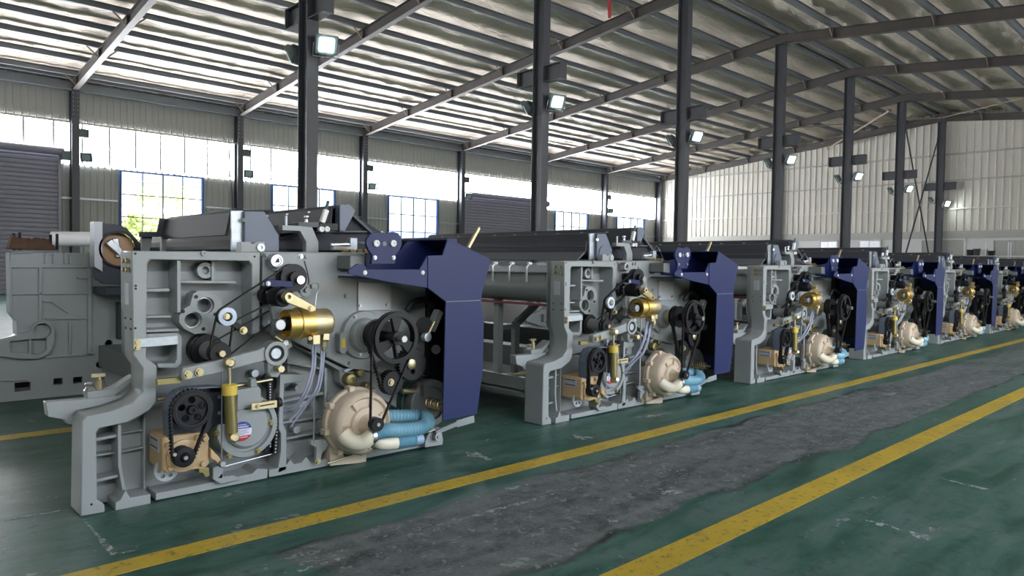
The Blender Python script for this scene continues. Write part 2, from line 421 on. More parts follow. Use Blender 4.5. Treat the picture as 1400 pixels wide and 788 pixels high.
# ---- roof: foil blanket, purlins, rafters
def roof_side(name, y0, y1):
    nx, ny = 560, 190; q = MB(); vs = []; fs = []
    for i in range(nx + 1):
        x = XB - .3 + (XE - XB + .6) * i / nx
        for j in range(ny + 1):
            y = y0 + (y1 - y0) * j / ny
            d = (abs(y - YM) % 1.5) / 1.5
            sag = .008 * math.sin(PI * d)
            a_, b_ = (x + y) * .71, (x - y) * .71
            edge = min(d, 1 - d) * 1.5
            nz = (noise.noise(Vector((a_ * .9, b_ * 3.6, 1.3))) + noise.noise(Vector((a_ * 3.3, b_ * .9, 9.1))) * .8) * .034 * min(1, .25 + edge * 2.5)
            nz += noise.noise(Vector((x * .9 + y * .8, y * 2.0 - x * .5, 1.3))) * .010 + noise.noise(Vector((x * 2.5, y * 2.5, 7))) * .006
            vs.append((x, y, raf_z(y) + RAF_H + PUR_H + .075 - sag + nz))
    for i in range(nx):
        for j in range(ny):
            a = i * (ny + 1) + j; fs.append((a, a + 1, a + ny + 2, a + ny + 1))
    q.add(vs, fs); return q.build(name, 'roof_foil', smooth=180)
ceil = tag(roof_side('ceiling', YM, YL + .4), kind='structure')
ceil2 = tag(roof_side('ceiling', YR - .4, YM), kind='structure')
def roof_skin():
    q = MB()
    for y0, y1 in ((YM, YL + .6), (YR - .6, YM)):
        z0, z1 = raf_z(y0) + .75, raf_z(y1) + .75
        q.add([(XB - .5, y0, z0), (XE + .5, y0, z0), (XE + .5, y1, z1), (XB - .5, y1, z1)], [(0, 1, 2, 3)])
    return q
roof_skin().build('roof_sheeting', 'cladding', ceil, smooth=0)
# purlins: cold-formed Z sections running the length of the hall
pm = None
ys = [.28 + 1.5 * k for k in range(12)] + [17.2]
for s, par in ((1, ceil), (-1, ceil2)):
    for d in ys:
        y = YM + s * d; z = raf_z(y) + RAF_H
        if pm is None:
            q = MB(); T = .012
            q.prism([(-.035, 0), (.06, 0), (.06, -.0 + T), (-.035 + T, T), (-.035 + T, PUR_H - T), (-.035 + T, PUR_H), (-.09, PUR_H), (-.09, PUR_H - T), (-.035, PUR_H - T)], XB, XE, 'x')
            pm = q.mesh('purlin', 'purlin', 0)
        o = bpy.data.objects.new('purlin', pm); COL.objects.link(o); o.parent = par; o.location = (0, y, z); o.rotation_euler = (-s * math.atan(SL), 0, 0)
# eaves gutter beam on the window wall
q = MB(); q.box(XB, XE, YL - .32, YL - .02, 7.22, 7.5); q.build('eaves_beam', 'purlin', ceil, smooth=0)
# rafters
def make_rafter():
    r = empty('roof_rafter'); 
    for s in (1, -1):
        ye = YM + s * (YL - YM - .2); a = Vector((0, YM, raf_z(YM))); b = Vector((0, ye, raf_z(ye))); n_ = Vector((0, 0, 1))
        def strip(z0, z1, w):
            q = MB(); vs = []
            for p in (a, b):
                for x in (-w / 2, w / 2):
                    for z in (z0, z1): vs.append((x, p.y, p.z + z))
            q.add(vs, [(0, 1, 3, 2), (4, 6, 7, 5), (0, 4, 5, 1), (2, 3, 7, 6), (0, 2, 6, 4), (1, 5, 7, 3)]); return q
        strip(.015, RAF_H - .015, .02).build('web', 'steel_rafter', r, smooth=0)
        strip(0, .02, .18).build('bottom_flange', 'steel_rafter', r, smooth=0)
        strip(RAF_H - .02, RAF_H - .002, .18).build('top_flange', 'steel_rafter', r, smooth=0)
        for k in range(1, 12, 2):                       # fly braces from purlin to bottom flange, stiffener beside each
            y = YM + s * (.28 + 1.5 * k)
            for sx in (-1, 1):
                MB().bar((sx * .07, y, raf_z(y) + .03), (sx * .48, y, raf_z(y) + RAF_H + .06), .045, .012, (0, 1, 0)).build('fly_brace', 'rod_pale', r, smooth=0)
            MB().box(-.085, .085, y - .008, y + .008, raf_z(y) + .02, raf_z(y) + RAF_H - .02).build('stiffener', 'steel_rafter', r, smooth=0)
    return r
raf = None
NEARW = {0: 'nearest the first window', 1: 'meeting the wall', 2: 'x'}
for i, x in enumerate(FX):
    o = raf if raf is None else copy_tree(raf)
    if raf is None: raf = o = make_rafter()
    o.location.x = x
    k = i - 3
    lab = ('grey brown steel roof rafter standing flat against the pale end wall' if k == 6 else
           'grey brown steel roof rafter resting on the %s ridge column counted from the end wall' % ORD[6 - k] if k >= 0 else
           'grey brown steel roof rafter beyond the ridge columns of the loom row, %s from them' % ORD[-k - 1])
    tag(o, lab, 'rafter', 'steel rafters of the roof')

# ---- ridge columns with corbels
def make_column():
    c = empty('steel_column'); h = 9.07
    q = MB(); q.box(-.11, .11, -.17, -.148, 0, h); q.build('flange', 'steel_paint', c, .003)
    q = MB(); q.box(-.11, .11, .148, .17, 0, h); q.build('flange', 'steel_paint', c, .003)
    q = MB(); q.box(-.03, .03, -.15, .15, 0, h); q.build('web', 'steel_paint', c, 0)
    q = MB(); q.box(-.17, .17, -.24, .24, 0, .03); q.build('base_plate', 'steel_paint', c, .003)
    q = MB(); q.box(-.17, .17, -.24, .24, h - .03, h - .005); q.build('cap_plate', 'steel_paint', c, .003)
    for s in (-1, 1):
        q = MB(); a, b = sorted((s * .17, s * .72))
        q.box(-.1, .1, a, b, 5.88, 5.90); q.box(-.1, .1, a, b, 5.52, 5.54); q.box(-.01, .01, a, b, 5.53, 5.89)
        e = s * .72; q.box(-.1, .1, min(e, e - s * .015), max(e, e - s * .015), 5.53, 5.89)
        q.build('corbel', 'steel_paint', c, 0)
    return c
colm = None
for i, x in enumerate(FX[1:]):
    if colm is None: colm = o = make_column()
    else: o = copy_tree(colm)
    k = i - 2
    o.location = (x, YM, 0)
    lab = ('dark steel ridge column with corbels standing against the pale end wall' if k == 6 else
           'dark steel ridge column with crossed corbels, %s from the column at the end wall' % ORD[5 - k] if k >= 0 else 'dark steel ridge column before the loom row, %s outside the row' % ORD[-k - 1])
    tag(o, lab, 'column', 'ridge columns carrying the roof')
# floodlights: one lit towards the aisle, one dark towards the windows
def make_flood(lit):
    r = empty('flood_light')
    q = MB(); q.prism([(-.16, -.09), (.16, -.13), (.16, .13), (-.16, .09)], -.19, .19, 'x')
    q = MB(); pts = [(-.10, -.15), (.0, -.17), (.0, .17), (-.10, .15), (-.16, .09), (-.16, -.09)]
    q.prism(pts, -.19, .19, 'x'); q.build('housing', 'lamp_body', r, .008)
    q = MB(); q.box(-.12, .12, .0, .012, -.115, .115); q.build('lens', 'lamp_glow' if lit else 'galvanised', r, 0)
    for z in (-.10, -.05, 0, .05, .10):
        q = MB(); q.box(-.15, .15, -.19, -.15, z - .006, z + .006); q.build('cooling_fin', 'lamp_body', r, 0)
    q = MB(); q.box(-.02, .02, -.26, -.05, -.24, -.21); q.build('lamp_arm', 'steel_paint', r, 0)
    q = MB(); q.tube([(-.2, -.05, 0), (-.215, -.05, .02), (-.215, -.05, -.22), (.215, -.05, -.22), (.215, -.05, 0), (.2, -.05, 0)], .012, 6); q.build('yoke', 'galvanised', r)
    return r
fl_on, fl_off = make_flood(True), make_flood(False)
first = True
for i, x in enumerate(FX[1:]):
    k = i - 2
    a = fl_on if first else copy_tree(fl_on); b = fl_off if first else copy_tree(fl_off); first = False
    a.location = (x + (.13 if k < 6 else -.16), YM - .42, 5.06 if k < 6 else 4.78); a.rotation_euler = (math.radians(-28), 0, math.radians(180 - 20))
    b.location = (x - (.05 if k < 6 else .2), YM + .42, 4.98); b.rotation_euler = (math.radians(-28), 0, math.radians(15))
    w = ('the column at the end wall' if k == 6 else ('the %s column from the end wall one' % ORD[5 - k] if k >= 0 else 'the %s column outside the loom row' % ORD[-k - 1]))
    tag(a, 'lit white floodlight on the aisle side of %s' % w, 'floodlight', 'lit floodlights on the ridge columns')
    tag(b, 'unlit grey floodlight on the window side of %s' % w, 'floodlight', 'unlit floodlights on the ridge columns')

# ---- corrugated cladding, one sheet at a time
SHEETS = {}
def sheet_profile(w, n):
    p = []; pitch = w / n
    if n == 3:
        for k in range(n):
            x = k * pitch; p += [(x, 0), (x + pitch * .72, 0), (x + pitch * .76, .05), (x + pitch * .90, .05)]
        p.append((w - .001, 0)); return p
    for k in range(n):
        x = k * pitch; p += [(x, 0), (x + pitch * .62, 0), (x + pitch * .70, .028), (x + pitch * .90, .028)]
    p.append((w - .001, 0)); return p
def sheet(w, z0, z1a, z1b, m, n, axis):
    key = (round(w, 3), round(z0, 3), round(z1a, 3), round(z1b, 3), m, n, axis)
    if key not in SHEETS:
        pr = sheet_profile(w + .005, n); q = MB(); vs = []
        for u, d in pr:
            zt = z1a + (z1b - z1a) * u / w
            for dd in (d, d + .006):
                for z in (z0, zt): vs.append((u, -dd, z) if axis == 'x' else (-dd, u, z))
        k = len(pr); fs = []
        for i in range(k - 1):
            a, b = i * 4, (i + 1) * 4
            fs += [(a, b, b + 1, a + 1), (a + 2, a + 3, b + 3, b + 2), (a + 1, b + 1, b + 3, a + 3), (a, a + 2, b + 2, b)]
        q.add(vs, fs); SHEETS[key] = q.mesh('cladding_sheet', m, 0)
    return SHEETS[key]
def clad_x(parent, x0, x1, y, z0, z1, m, name='cladding_sheet', w=.885, n=4):
    x = x0; objs = []
    while x < x1 - .02:
        ww = min(w, x1 - x); o = bpy.data.objects.new(name, sheet(ww, z0, z1, z1, m, n if ww > w * .6 else 2, 'x')); COL.objects.link(o); o.parent = parent
        o.location = (x, y, 0); x += ww; objs.append(o)
    return objs

# window wall
wl = MB(); wl.box(XB, XE, YL + .06, YL + .10, 7.35, 7.75); wall_l = tag(wl.build('wall_left', 'cladding', smooth=0), kind='structure')
WZ0, WZ1 = 1.1, 4.58; BZ0, BZ1 = 4.68, 6.10
bays = []; x = XB
wins, doors = [], []
for i in range(len(FX)):
    k = i - 3
    if k in (0, 1, 2, 4, 5): wins.append((FX[i] + 1.5, FX[i] + 4.56))
    elif k in (3,): doors.append((FX[i] + .45, FX[i] + 5.4))
    elif k == -1: doors.append((FX[i] + .45, FX[i] + 5.42))
    elif k < -1: wins.append((FX[i] + 1.5, FX[i] + 4.56))
clad_x(wall_l, XB, XE, YL + .06, BZ1, 7.75, 'cladding')
ops = sorted([(a, b, 'w') for a, b in wins if b < XE] + [(a, b, 'd') for a, b in doors])
x = XB
for a, b, t in ops:
    clad_x(wall_l, x, a, YL + .06, 0, BZ0, 'cladding')
    if t == 'w': clad_x(wall_l, a, b, YL + .06, 0, WZ0, 'cladding'); clad_x(wall_l, a, b, YL + .06, WZ1, BZ0, 'cladding')
    x = b
clad_x(wall_l, x, XE, YL + .06, 0, BZ0, 'cladding')
# translucent daylight band, sheet by sheet, with lap strips
bd = clad_x(wall_l, XB, XE - .55, YL + .05, BZ0 - .04, BZ1 + .04, 'daylight_sheet', 'translucent_sheet')
lap = None
for o in bd[1:]:
    if lap is None:
        q = MB(); q.box(-.035, .035, -.045, -.03, BZ0, BZ1); lap = q.mesh('lap_strip', 'plate_light', 0)
    s = bpy.data.objects.new('lap_strip', lap); COL.objects.link(s); s.parent = wall_l; s.location = (o.location.x, YL + .02, 0)
# girts between the columns
for i in range(len(FX) - 1):
    for z in (3.42, 6.12):
        x0, x1 = FX[i], FX[i + 1]
        spans = [(x0, x1)]
        if z < 4:
            for a, b, t in ops:
                if x0 < a < x1: spans = [(x0, a - .06), (b + .06, x1)]
        for s0, s1 in spans:
            q = MB(); q.box(s0, s1, YL - .06, YL + .02, z - .035, z + .035); q.build('girt', 'galvanised' if z < 4 else 'cladding', wall_l, 0, 0)
# windows
for wi, (a, b) in enumerate([w for w in wins if w[0] > -12]):
    q = MB(); T = .07
    q.prism([[(a, WZ0), (b, WZ0), (b, WZ1), (a, WZ1)], [(a + T, WZ0 + T), (a + T, WZ1 - .04), (b - T, WZ1 - .04), (b - T, WZ0 + T)]], YL - .05, YL + .08)
    wo_ = tag(q.build('window_%d' % (wi + 1), 'blue_frame', None, 0, 0), kind='structure')
    cw = (b - a - 2 * T) / 4; rh = (WZ1 - .04 - WZ0 - T) / 4
    pane = bar_v = None
    for c in range(1, 4):
        q = MB(); xx = a + T + cw * c; t = .022 if c == 2 else .014; q.box(xx - t, xx + t, YL - .02, YL + .04, WZ0 + T, WZ1 - .04); q.build('mullion', 'mullion', wo_, 0, 0)
    for r in range(1, 4):
        q = MB(); zz = WZ0 + T + rh * r; q.box(a + T, b - T, YL - .025, YL + .035, zz - .018, zz + .018); q.build('transom', 'mullion', wo_, 0, 0)
    for c in range(4):
        for r in range(4):
            q = MB(); q.box(a + T + cw * c + .01, a + T + cw * (c + 1) - .01, YL + .006, YL + .012, WZ0 + T + rh * r + .01, WZ0 + T + rh * (r + 1) - .01); q.build('pane', 'pane_glass', wo_, 0, 0)
# roller shutter doors
sl_mesh = {}
for di, (a, b) in enumerate(doors):
    q = MB(); q.box(a - .1, a, YL - .12, YL + .05, 0, 5.1); q.box(b, b + .1, YL - .12, YL + .05, 0, 5.1)
    d = tag(q.build('door_%d' % (di + 1), 'shutter', None, 0, 0), kind='structure')
    pitch = .155; n_ = int(5.0 / pitch)
    for k in range(n_):
        w = round(b - a, 3)
        if w not in sl_mesh:
            q = MB(); q.prism([(0, 0), (.030, .03), (.036, .075), (.030, .12), (0, pitch), (-.012, pitch), (-.012, 0)], 0, w, 'x')
            q.v = [(x_, -y_, z_) for x_, y_, z_ in q.v]; sl_mesh[w] = q.mesh('slat', 'shutter', 0)
        o = bpy.data.objects.new('slat', sl_mesh[w]); COL.objects.link(o); o.parent = d; o.location = (a, YL - .02, k * pitch)
    q = MB(); q.cyl((a - .15, YL - .22, 5.02), (b + .15, YL - .22, 5.02), .14, seg=16); q.build('shutter_roll', 'shutter', d)
    q = MB(); q.box(b + .06, b + .3, YL - .36, YL - .08, 4.72, 5.05); q.build('shutter_motor', 'lamp_body', d, .01)
# window-wall columns with corbel stubs
def make_wcol():
    c = empty('wall_column'); h = 7.3
    q = MB(); q.box(-.12, .12, -.19, -.17, 0, h); q.build('flange', 'steel_paint', c, 0)
    q = MB(); q.box(-.12, .12, .17, .19, 0, h); q.build('flange', 'steel_paint', c, 0)
    q = MB(); q.box(-.02, .02, -.18, .18, 0, h); q.build('web', 'steel_paint', c, 0)
    q = MB(); q.box(-.16, .16, -.22, .22, 0, .03); q.build('base_plate', 'steel_paint', c, 0)
    q = MB(); q.box(.12, .42, -.14, -.12, 5.58, 5.88); q.box(.40, .42, -.2, -.05, 5.58, 5.88); q.box(.12, .42, -.2, -.05, 5.86, 5.88); q.box(.12, .42, -.2, -.05, 5.58, 5.60); q.build('corbel', 'lamp_body', c, 0)
    for z in (6.35, 6.5, 6.65, 6.8, 6.95, 7.1):
        q = MB(); q.cyl((-.07, -.19, z), (-.07, -.205, z), .018, seg=8); q.cyl((.07, -.19, z), (.07, -.205, z), .018, seg=8); q.build('bolt_pair', 'rod_pale', c)
    return c
wc = None
for i, x in enumerate(FX):
    if wc is None: wc = o = make_wcol()
    else: o = copy_tree(wc)
    o.location = (x, YL - .21, 0); k = i - 3
    tag(o, 'dark steel wall column against the window wall, %s' % ('in the corner by the end wall' if k == 6 else '%s from the corner column' % ORD[5 - k]), 'column', 'columns along the window wall')
fw = None
for i, x in enumerate(FX):
    if i == len(FX) - 1: continue
    o = copy_tree(fl_off); o.location = (x + .30, YL - .5, 4.86); o.rotation_euler = (math.radians(-25), 0, math.radians(160))
    tag(o, 'unlit grey floodlight on the wall column that is %s from the corner one' % ORD[5 - (i - 3)], 'floodlight', 'unlit floodlights along the window wall')

# end wall
we = MB(); we.box(XE + .0, XE + .2, YR, YL + .1, 0, 3.02); wall_e = tag(we.build('wall_end', 'white_wall', smooth=0), kind='structure')
q = MB(); q.box(XE - .06, XE + .1, YR, YL, 3.02, 3.40); q.build('base_beam', 'cladding', wall_e, 0, 0)
y = YR
while y < YL - .02:
    w = min(1.0, YL - y)
    o = bpy.data.objects.new('cladding_sheet', sheet(w, 3.3, raf_z(y) + .62, raf_z(y + w) + .62, 'cladding_pale', 3, 'y')); COL.objects.link(o); o.parent = wall_e; o.location = (XE + .02, y, 0); y += w
for z in (4.55, 6.0, 7.35):
    q = MB(); q.box(XE - .1, XE - .03, YR, YL - .3, z - .04, z + .04); q.build('girt', 'cladding' if z > 5 else 'cladding_pale', wall_e, 0, 0)
for yc in (20.6,):
    q = MB(); q.box(XE - .30, XE - .12, yc - .1, yc + .1, 0, raf_z(yc)); tag(q.build('wind_post', 'steel_paint', None, 0), 'dark steel wind post on the pale end wall between corner and ridge', 'column')
def on_x(px, py, x):
    a, b, c = _ray(px, py); t = x / a; return (b * t, CH + c * t)
for i, (p0, p1, z0) in enumerate([((1175, 330), (1203, 330), .9), ((1261, 329), (1318, 329), 0), ((1359, 329), (1420, 329), 0), ((1122, 331), (1144, 331), .9)]):
    (ya, zt), (yb, _) = on_x(*p0, XE), on_x(*p1, XE); y0, y1 = min(ya, yb), max(ya, yb); zt = min(zt, 2.95)
    q = MB(); q.prism([[(y0 - .08, z0), (y1 + .08, z0), (y1 + .08, zt + .08), (y0 - .08, zt + .08)], [(y0, z0 + .05), (y0, zt), (y1, zt), (y1, z0 + .05)]], XE - .06, XE + .02, 'x')
    nm = 'window_%d' % (20 + i) if z0 else 'door_%d' % (20 + i)
    d = tag(q.build(nm, 'white_wall', None, 0, 0), kind='structure')
    q = MB(); q.box(XE - .03, XE - .005, y0, (y0 + y1) / 2 - .01, z0 + .05, zt); q.build('leaf' if not z0 else 'pane', 'steel' if z0 else 'cladding', d, 0, 0)
    q = MB(); q.box(XE - .03, XE - .005, (y0 + y1) / 2 + .01, y1, z0 + .05, zt); q.build('leaf' if not z0 else 'pane', 'steel' if z0 else 'cladding', d, 0, 0)
# opposite wall and back wall (out of view)
DX0, DX1, DZ = 3.5, 14.5, 4.6                       # assumed doorway in the unseen opposite wall, sized to light the aisle
q = MB(); q.box(XB, DX0, YR - .12, YR - .08, 0, DZ); q.box(DX1, XE, YR - .12, YR - .08, 0, DZ); q.box(XB, XE, YR - .12, YR - .08, DZ, 7.8); wall_r = tag(q.build('wall_right', 'cladding', smooth=0), kind='structure')
q = MB(); q.box(XB, XE, YR - .07, YR - .03, 5.2, 5.62); q.build('translucent_sheet', 'daylight_sheet', wall_r, 0, 0)  # unseen glowing strip, added and sized to brighten the hall
q = MB(); q.box(DX0 - .12, DX0, YR - .2, YR + .02, 0, DZ + .12); q.box(DX1, DX1 + .12, YR - .2, YR + .02, 0, DZ + .12); q.box(DX0, DX1, YR - .2, YR + .02, DZ, DZ + .12)
tag(q.build('door_9', 'steel_paint', None, 0, 0), kind='structure')
q = MB(); q.box(-60, 120, -90, YR - .3, -.3, -.05); tag(q.build('ground', 'out_ground', smooth=0), kind='structure')
q = MB(); q.prism([(YR, 0), (YL, 0), (YL, raf_z(YL) + .6), (YM, raf_z(YM) + .6), (YR, raf_z(YR) + .6)], XB - .1, XB, 'x'); tag(q.build('wall_back', 'cladding_pale', smooth=0), kind='structure')

# cross bracing between the last two ridge columns, roof bracing rods, red ribbon
def rod_thing(name, p0, p1, r, m, lab, cat, group=None):
    q = MB(); q.cyl(p0, p1, r, seg=8)
    d = (Vector(p1) - Vector(p0)).normalized() * .12
    q.cyl(p0, Vector(p0) + d, r * 1.7, seg=8); q.cyl(Vector(p1) - d, p1, r * 1.7, seg=8)
    return tag(q.build(name, m), lab, cat, group)
rod_thing('brace_rod', (FX[8] + .2, YM, 8.55), (FX[9] - .2, YM, .35), .035, 'steel_paint', 'dark bracing rod sloping down towards the end wall between the last ridge columns', 'brace')
rod_thing('brace_rod', (FX[9] - .2, YM + .09, 8.2), (FX[8] + .2, YM + .09, .35), .035, 'steel_paint', 'dark bracing rod rising towards the end wall between the last ridge columns', 'brace')
for n_, (ya, yb) in enumerate(((11.9, 17.6), (17.9, 23.5), (23.7, 29.1))):
    rod_thing('roof_brace_rod', (FX[8] + .1, yb, raf_z(yb) + .18), (FX[9] - .1, ya, raf_z(ya) + .18), .03, 'rod_pale',
              'pale bracing rod under the roof by the end wall, %s' % ('next to the ridge', 'halfway down the slope', 'next to the window wall')[n_], 'brace')
(ya, za), (yb, zb) = on_x(1132, 203, FX[9] - .25), on_x(1217, 151, FX[8] + .12)
rod_thing('roof_brace_rod', (FX[9] - .25, ya, za), (FX[8] + .12, yb, zb), .05, 'rod_pale', 'thick pale bracing rod reaching from the end wall rafter up towards the ridge', 'brace')
rod_thing('roof_brace_rod', (FX[8] + .1, 6.3, raf_z(6.3) + .18), (FX[9] - .1, 11.8, raf_z(11.8) + .18), .03, 'rod_pale', 'pale bracing rod under the roof slope across the ridge from the windows', 'brace')
x_, y_, z_ = PW(845, 0, YM)
q = MB(); pts = [(0, -.035, 0), (0, .035, 0)]
for k in range(9):
    z = -.19 * k; t = .03 * math.sin(k * .9); q.add([], [])
vs = []; fs = []
for k in range(10):
    z = -.175 * k; t = .04 * math.sin(k * .8)
    for dx in (-.006, .006):
        for dy in (-.05, .05): vs.append((dx + t, dy + t * .5, z))
for k in range(9):
    a, b = 4 * k, 4 * k + 4
    fs += [(a, a + 1, b + 1, b), (a + 2, b + 2, b + 3, a + 3), (a, b, b + 2, a + 2), (a + 1, a + 3, b + 3, b + 1)]
fs += [(0, 2, 3, 1), (36, 37, 39, 38)]
q.add(vs, fs); rb = q.build('red_ribbon', 'ribbon_red'); rb.location = (x_, YM + .28, raf_z(YM) + RAF_H); tag(rb, 'red cloth ribbon hanging from the ridge purlin of the roof', 'ribbon')

# ---- outside the windows
q = MB(); q.box(-60, 120, YL + .3, 110, -.3, -.05); tag(q.build('ground', 'out_ground', smooth=0), kind='structure')
def out_house(x0, x1, y0, y1, h, lab):
    r = empty('outbuilding', ((x0 + x1) / 2, y0, 0)); cx = (x0 + x1) / 2; w = (x1 - x0) / 2; d = y1 - y0
    MB().box(-w, w, 0, d, 0, h).build('wall', 'out_wall', r, 0, 0)
    MB().prism([(-.4, h), (d + .4, h), (d + .4, h + .1), (d / 2, h + 1.6), (-.4, h + .1)], -w - .3, w + .3, 'x').build('roof', 'out_roof', r, 0, 0)
    MB().box(-w, w, -.03, 0, h * .45, h * .5).build('stripe', 'red_wire', r, 0, 0)
    tag(r, lab, 'building')
out_house(8, 26, 58, 70, 7.0, 'pale building with a blue roof seen through the nearer windows')
out_house(36, 90, 58, 70, 3.2, 'long pale building with blue roof seen through the farther windows')
def tree(x, y, h, r, seed, lab):
    rr = random.Random(seed); t = empty('tree', (x, y, -.05))
    MB().tube([(0, 0, 0), (.05, .03, h * .3), (-.04, .06, h * .55)], .1, 8, [.14, .11, .06]).build('trunk', 'trunk', t)
    for k in range(4):
        a = k * 1.7; MB().tube([(0, .03, h * (.25 + .07 * k)), (.5 * math.cos(a), .5 * math.sin(a), h * (.42 + .07 * k))], .05, 6, [.05, .02]).build('branch', 'trunk', t)
    q = MB()
    for k in range(1900):
        th = rr.uniform(0, 2 * PI); u = rr.uniform(-1, 1); rad = rr.uniform(.35, 1) ** .5
        c = Vector((r * rad * math.sqrt(1 - u * u) * math.cos(th), r * rad * math.sqrt(1 - u * u) * math.sin(th), h * .62 + h * .38 * rad * u))
        c += Vector((noise.noise(c * .9), noise.noise(c * .9 + Vector((5, 1, 2))), noise.noise(c * .9 + Vector((2, 7, 1))))) * .6
        a = Vector((rr.gauss(0, 1), rr.gauss(0, 1), rr.gauss(0, .6))).normalized(); b = a.orthogonal().normalized(); s = rr.uniform(.08, .17)
        q.add([c - a * s, c + b * s * .45, c + a * s, c - b * s * .45], [(0, 1, 2, 3)])
    tag(q.build('foliage', 'leaf', t, 0, 0), kind='stuff'); tag(t, lab, 'tree')
tree(11.9, 38.5, 5.4, 1.9, 1, 'bright green leafy tree outside the first window beside the shutter door')
tree(15.6, 38.5, 4.8, 1.6, 2, 'lower green tree beside the tallest one outside the first window')
tree(9.6, 34.2, 3.3, 1.1, 3, 'small round green tree close to the glass of the first window')

# ---- stuff standing beyond the loom row
def sheeted(x0, x1, y0, y1, h, m, lab, cat, seed, name):
    rr = random.Random(seed); nx, ny = 26, 12; q = MB(); vs = []; fs = []
    for i in range(nx + 1):
        for j in range(ny + 1):
            u, v = i / nx, j / ny; x = x0 + (x1 - x0) * u; y = y0 + (y1 - y0) * v
            e = min(min(u, 1 - u) * (x1 - x0), min(v, 1 - v) * (y1 - y0))
            z = h * min(1, (e / .10)) if e < .10 else h
            k = noise.noise(Vector((x * 1.7, y * 1.7, seed))) * .13 + noise.noise(Vector((x * 5, y * 5, seed))) * .03
            vs.append((x, y, max(.0, z + (k if e > .05 else 0))))
    for i in range(nx):
        for j in range(ny): a = i * (ny + 1) + j; fs.append((a, a + ny + 1, a + ny + 2, a + 1))
    q.add(vs, fs); o = q.build(name, m, None, 0, 60); return tag(o, lab, cat)
sheeted(6.2, 9.6, 9.1, 10.6, 1.05, 'sheet_white', 'white plastic sheet over a low stack behind the second loom', 'tarp', 3, 'sheeted_stack')
sheeted(10.3, 14.2, 9.1, 10.6, 1.0, 'sheet_white', 'white plastic sheet over a low stack behind the third loom', 'tarp', 5, 'sheeted_stack')
sheeted(15.2, 19.0, 9.1, 10.6, 1.0, 'sheet_white', 'white plastic sheet over a low stack behind the fourth loom', 'tarp', 8, 'sheeted_stack')
sheeted(27, 31.5, 17.5, 20, 1.85, 'tarp_dark', 'dark lumpy tarpaulin over stacked goods before the pale end wall', 'tarp', 9, 'covered_goods')
sheeted(33, 38, 21, 23.5, 2.0, 'tarp_dark', 'dark tarpaulin over goods in the corner of window wall and end wall', 'tarp', 12, 'covered_goods')
# storage shelf at the end wall
ya, _ = on_x(1320, 345, 40.6); yb, _ = on_x(1412, 345, 40.6); y0, y1 = min(ya, yb), max(ya, yb)
sh = empty('storage_shelf', (40.6, (y0 + y1) / 2, 0)); w = (y1 - y0) / 2
for z in (.15, 1.1, 2.05): MB().box(-.25, .25, -w, w, z, z + .05).build('shelf_board', 'white', sh, 0, 0)
for yy in (-w + .03, -w / 3, w / 3, w - .03):
    for xx in (-.23, .23): MB().box(xx - .02, xx + .02, yy - .02, yy + .02, 0, 2.75).build('post', 'white', sh, 0, 0)
tag(sh, 'white storage shelf with open boards against the end wall', 'shelf')
for k, nm in enumerate(('black', 'dark', 'grey', 'low black')):
    px = (1327, 1336, 1346, 1356)[k]; yy, _ = on_x(px, 340, 40.6); hh = (.3, .34, .3, .24)[k]
    q = MB(); q.prism([(-.11, 0), (.11, 0), (.125, hh), (-.125, hh)], -.13, .13, 'x'); q.ring((0, hh), .05, .035, -.135, -.125, 12)
    o = q.build('storage_bin', ('black_metal', 'dark_guard', 'steel', 'black_metal')[k], None, .01); o.location = (40.58, yy, 2.10)
    tag(o, ['black bin at the post end of the white shelf top board', 'tallest charcoal bin on the white shelf top board', 'light grey metal bin on the white shelf top board', 'lowest black bin on the white shelf top board'][k], 'bin', 'bins on the storage shelf')
# hanging cable on the window wall
q = MB(); q.tube(catmull([PW(306, 188, YL - .1), PW(311, 200, YL - .12), PW(314, 230, YL - .12), PW(317, 262, YL - .12), PW(318, 300, YL - .12)], 6), .012, 6); tag(q.build('hanging_cable', 'cable'), 'thin dark cable hanging down beside the first bright window bay', 'cable')

# ================================================================== looms
def PL(lst, ly): return [P(x, y, ly) for x, y in lst]
def pt(px, py, ly):
    a, c = P(px, py, ly); return (a, ly, c)
class Loom:
    def __init__(s): s.root = empty('weaving_loom', (LX0, LY0, 0))
    def prism(s, name, m, px, ref, y0, y1, bevel=.004, parent=None, holes=()):
        c = [PL(px, ref)] + [circ(P(a, b, ref), RP(a, b, ref, r), 22) if not isinstance(a, list) else a for a, b, r in holes]
        return MB().prism(c, y0, y1).build(name, m, parent or s.root, bevel)
    def disc(s, name, m, px, py, ly, rpx, prof, parent=None, seg=30):
        """prof: (ly offset from ly, fraction of radius)"""
        r = RP(px, py, ly, rpx); a, c = P(px, py, ly)
        return MB().lathe((a, ly, c), [(t, f * r) for t, f in prof], seg).build(name, m, parent or s.root)
    def bolt(s, px, py, ly, r=.011, h=.014, m='zinc_yellow', parent=None, name='bolt'):
        a, c = P(px, py, ly); q = MB()
        q.cyl((a, ly + .004, c), (a, ly - h * .35, c), r * 1.35, seg=12); q.cyl((a, ly, c), (a, ly - h, c), r, r * .92, seg=6)
        return q.build(name, m, parent or s.root)
    def strip(s, name, m, p0, p1, tpx, ref, y0, y1, parent=None, bevel=.003):
        a = Vector(P(*p0, ref)); b = Vector(P(*p1, ref)); d = (b - a).normalized(); n_ = Vector((-d.y, d.x)) * RP(*p0, ref, tpx) / 2
        return MB().prism([tuple(a + n_), tuple(a - n_), tuple(b - n_), tuple(b + n_)], y0, y1).build(name, m, parent or s.root, bevel)
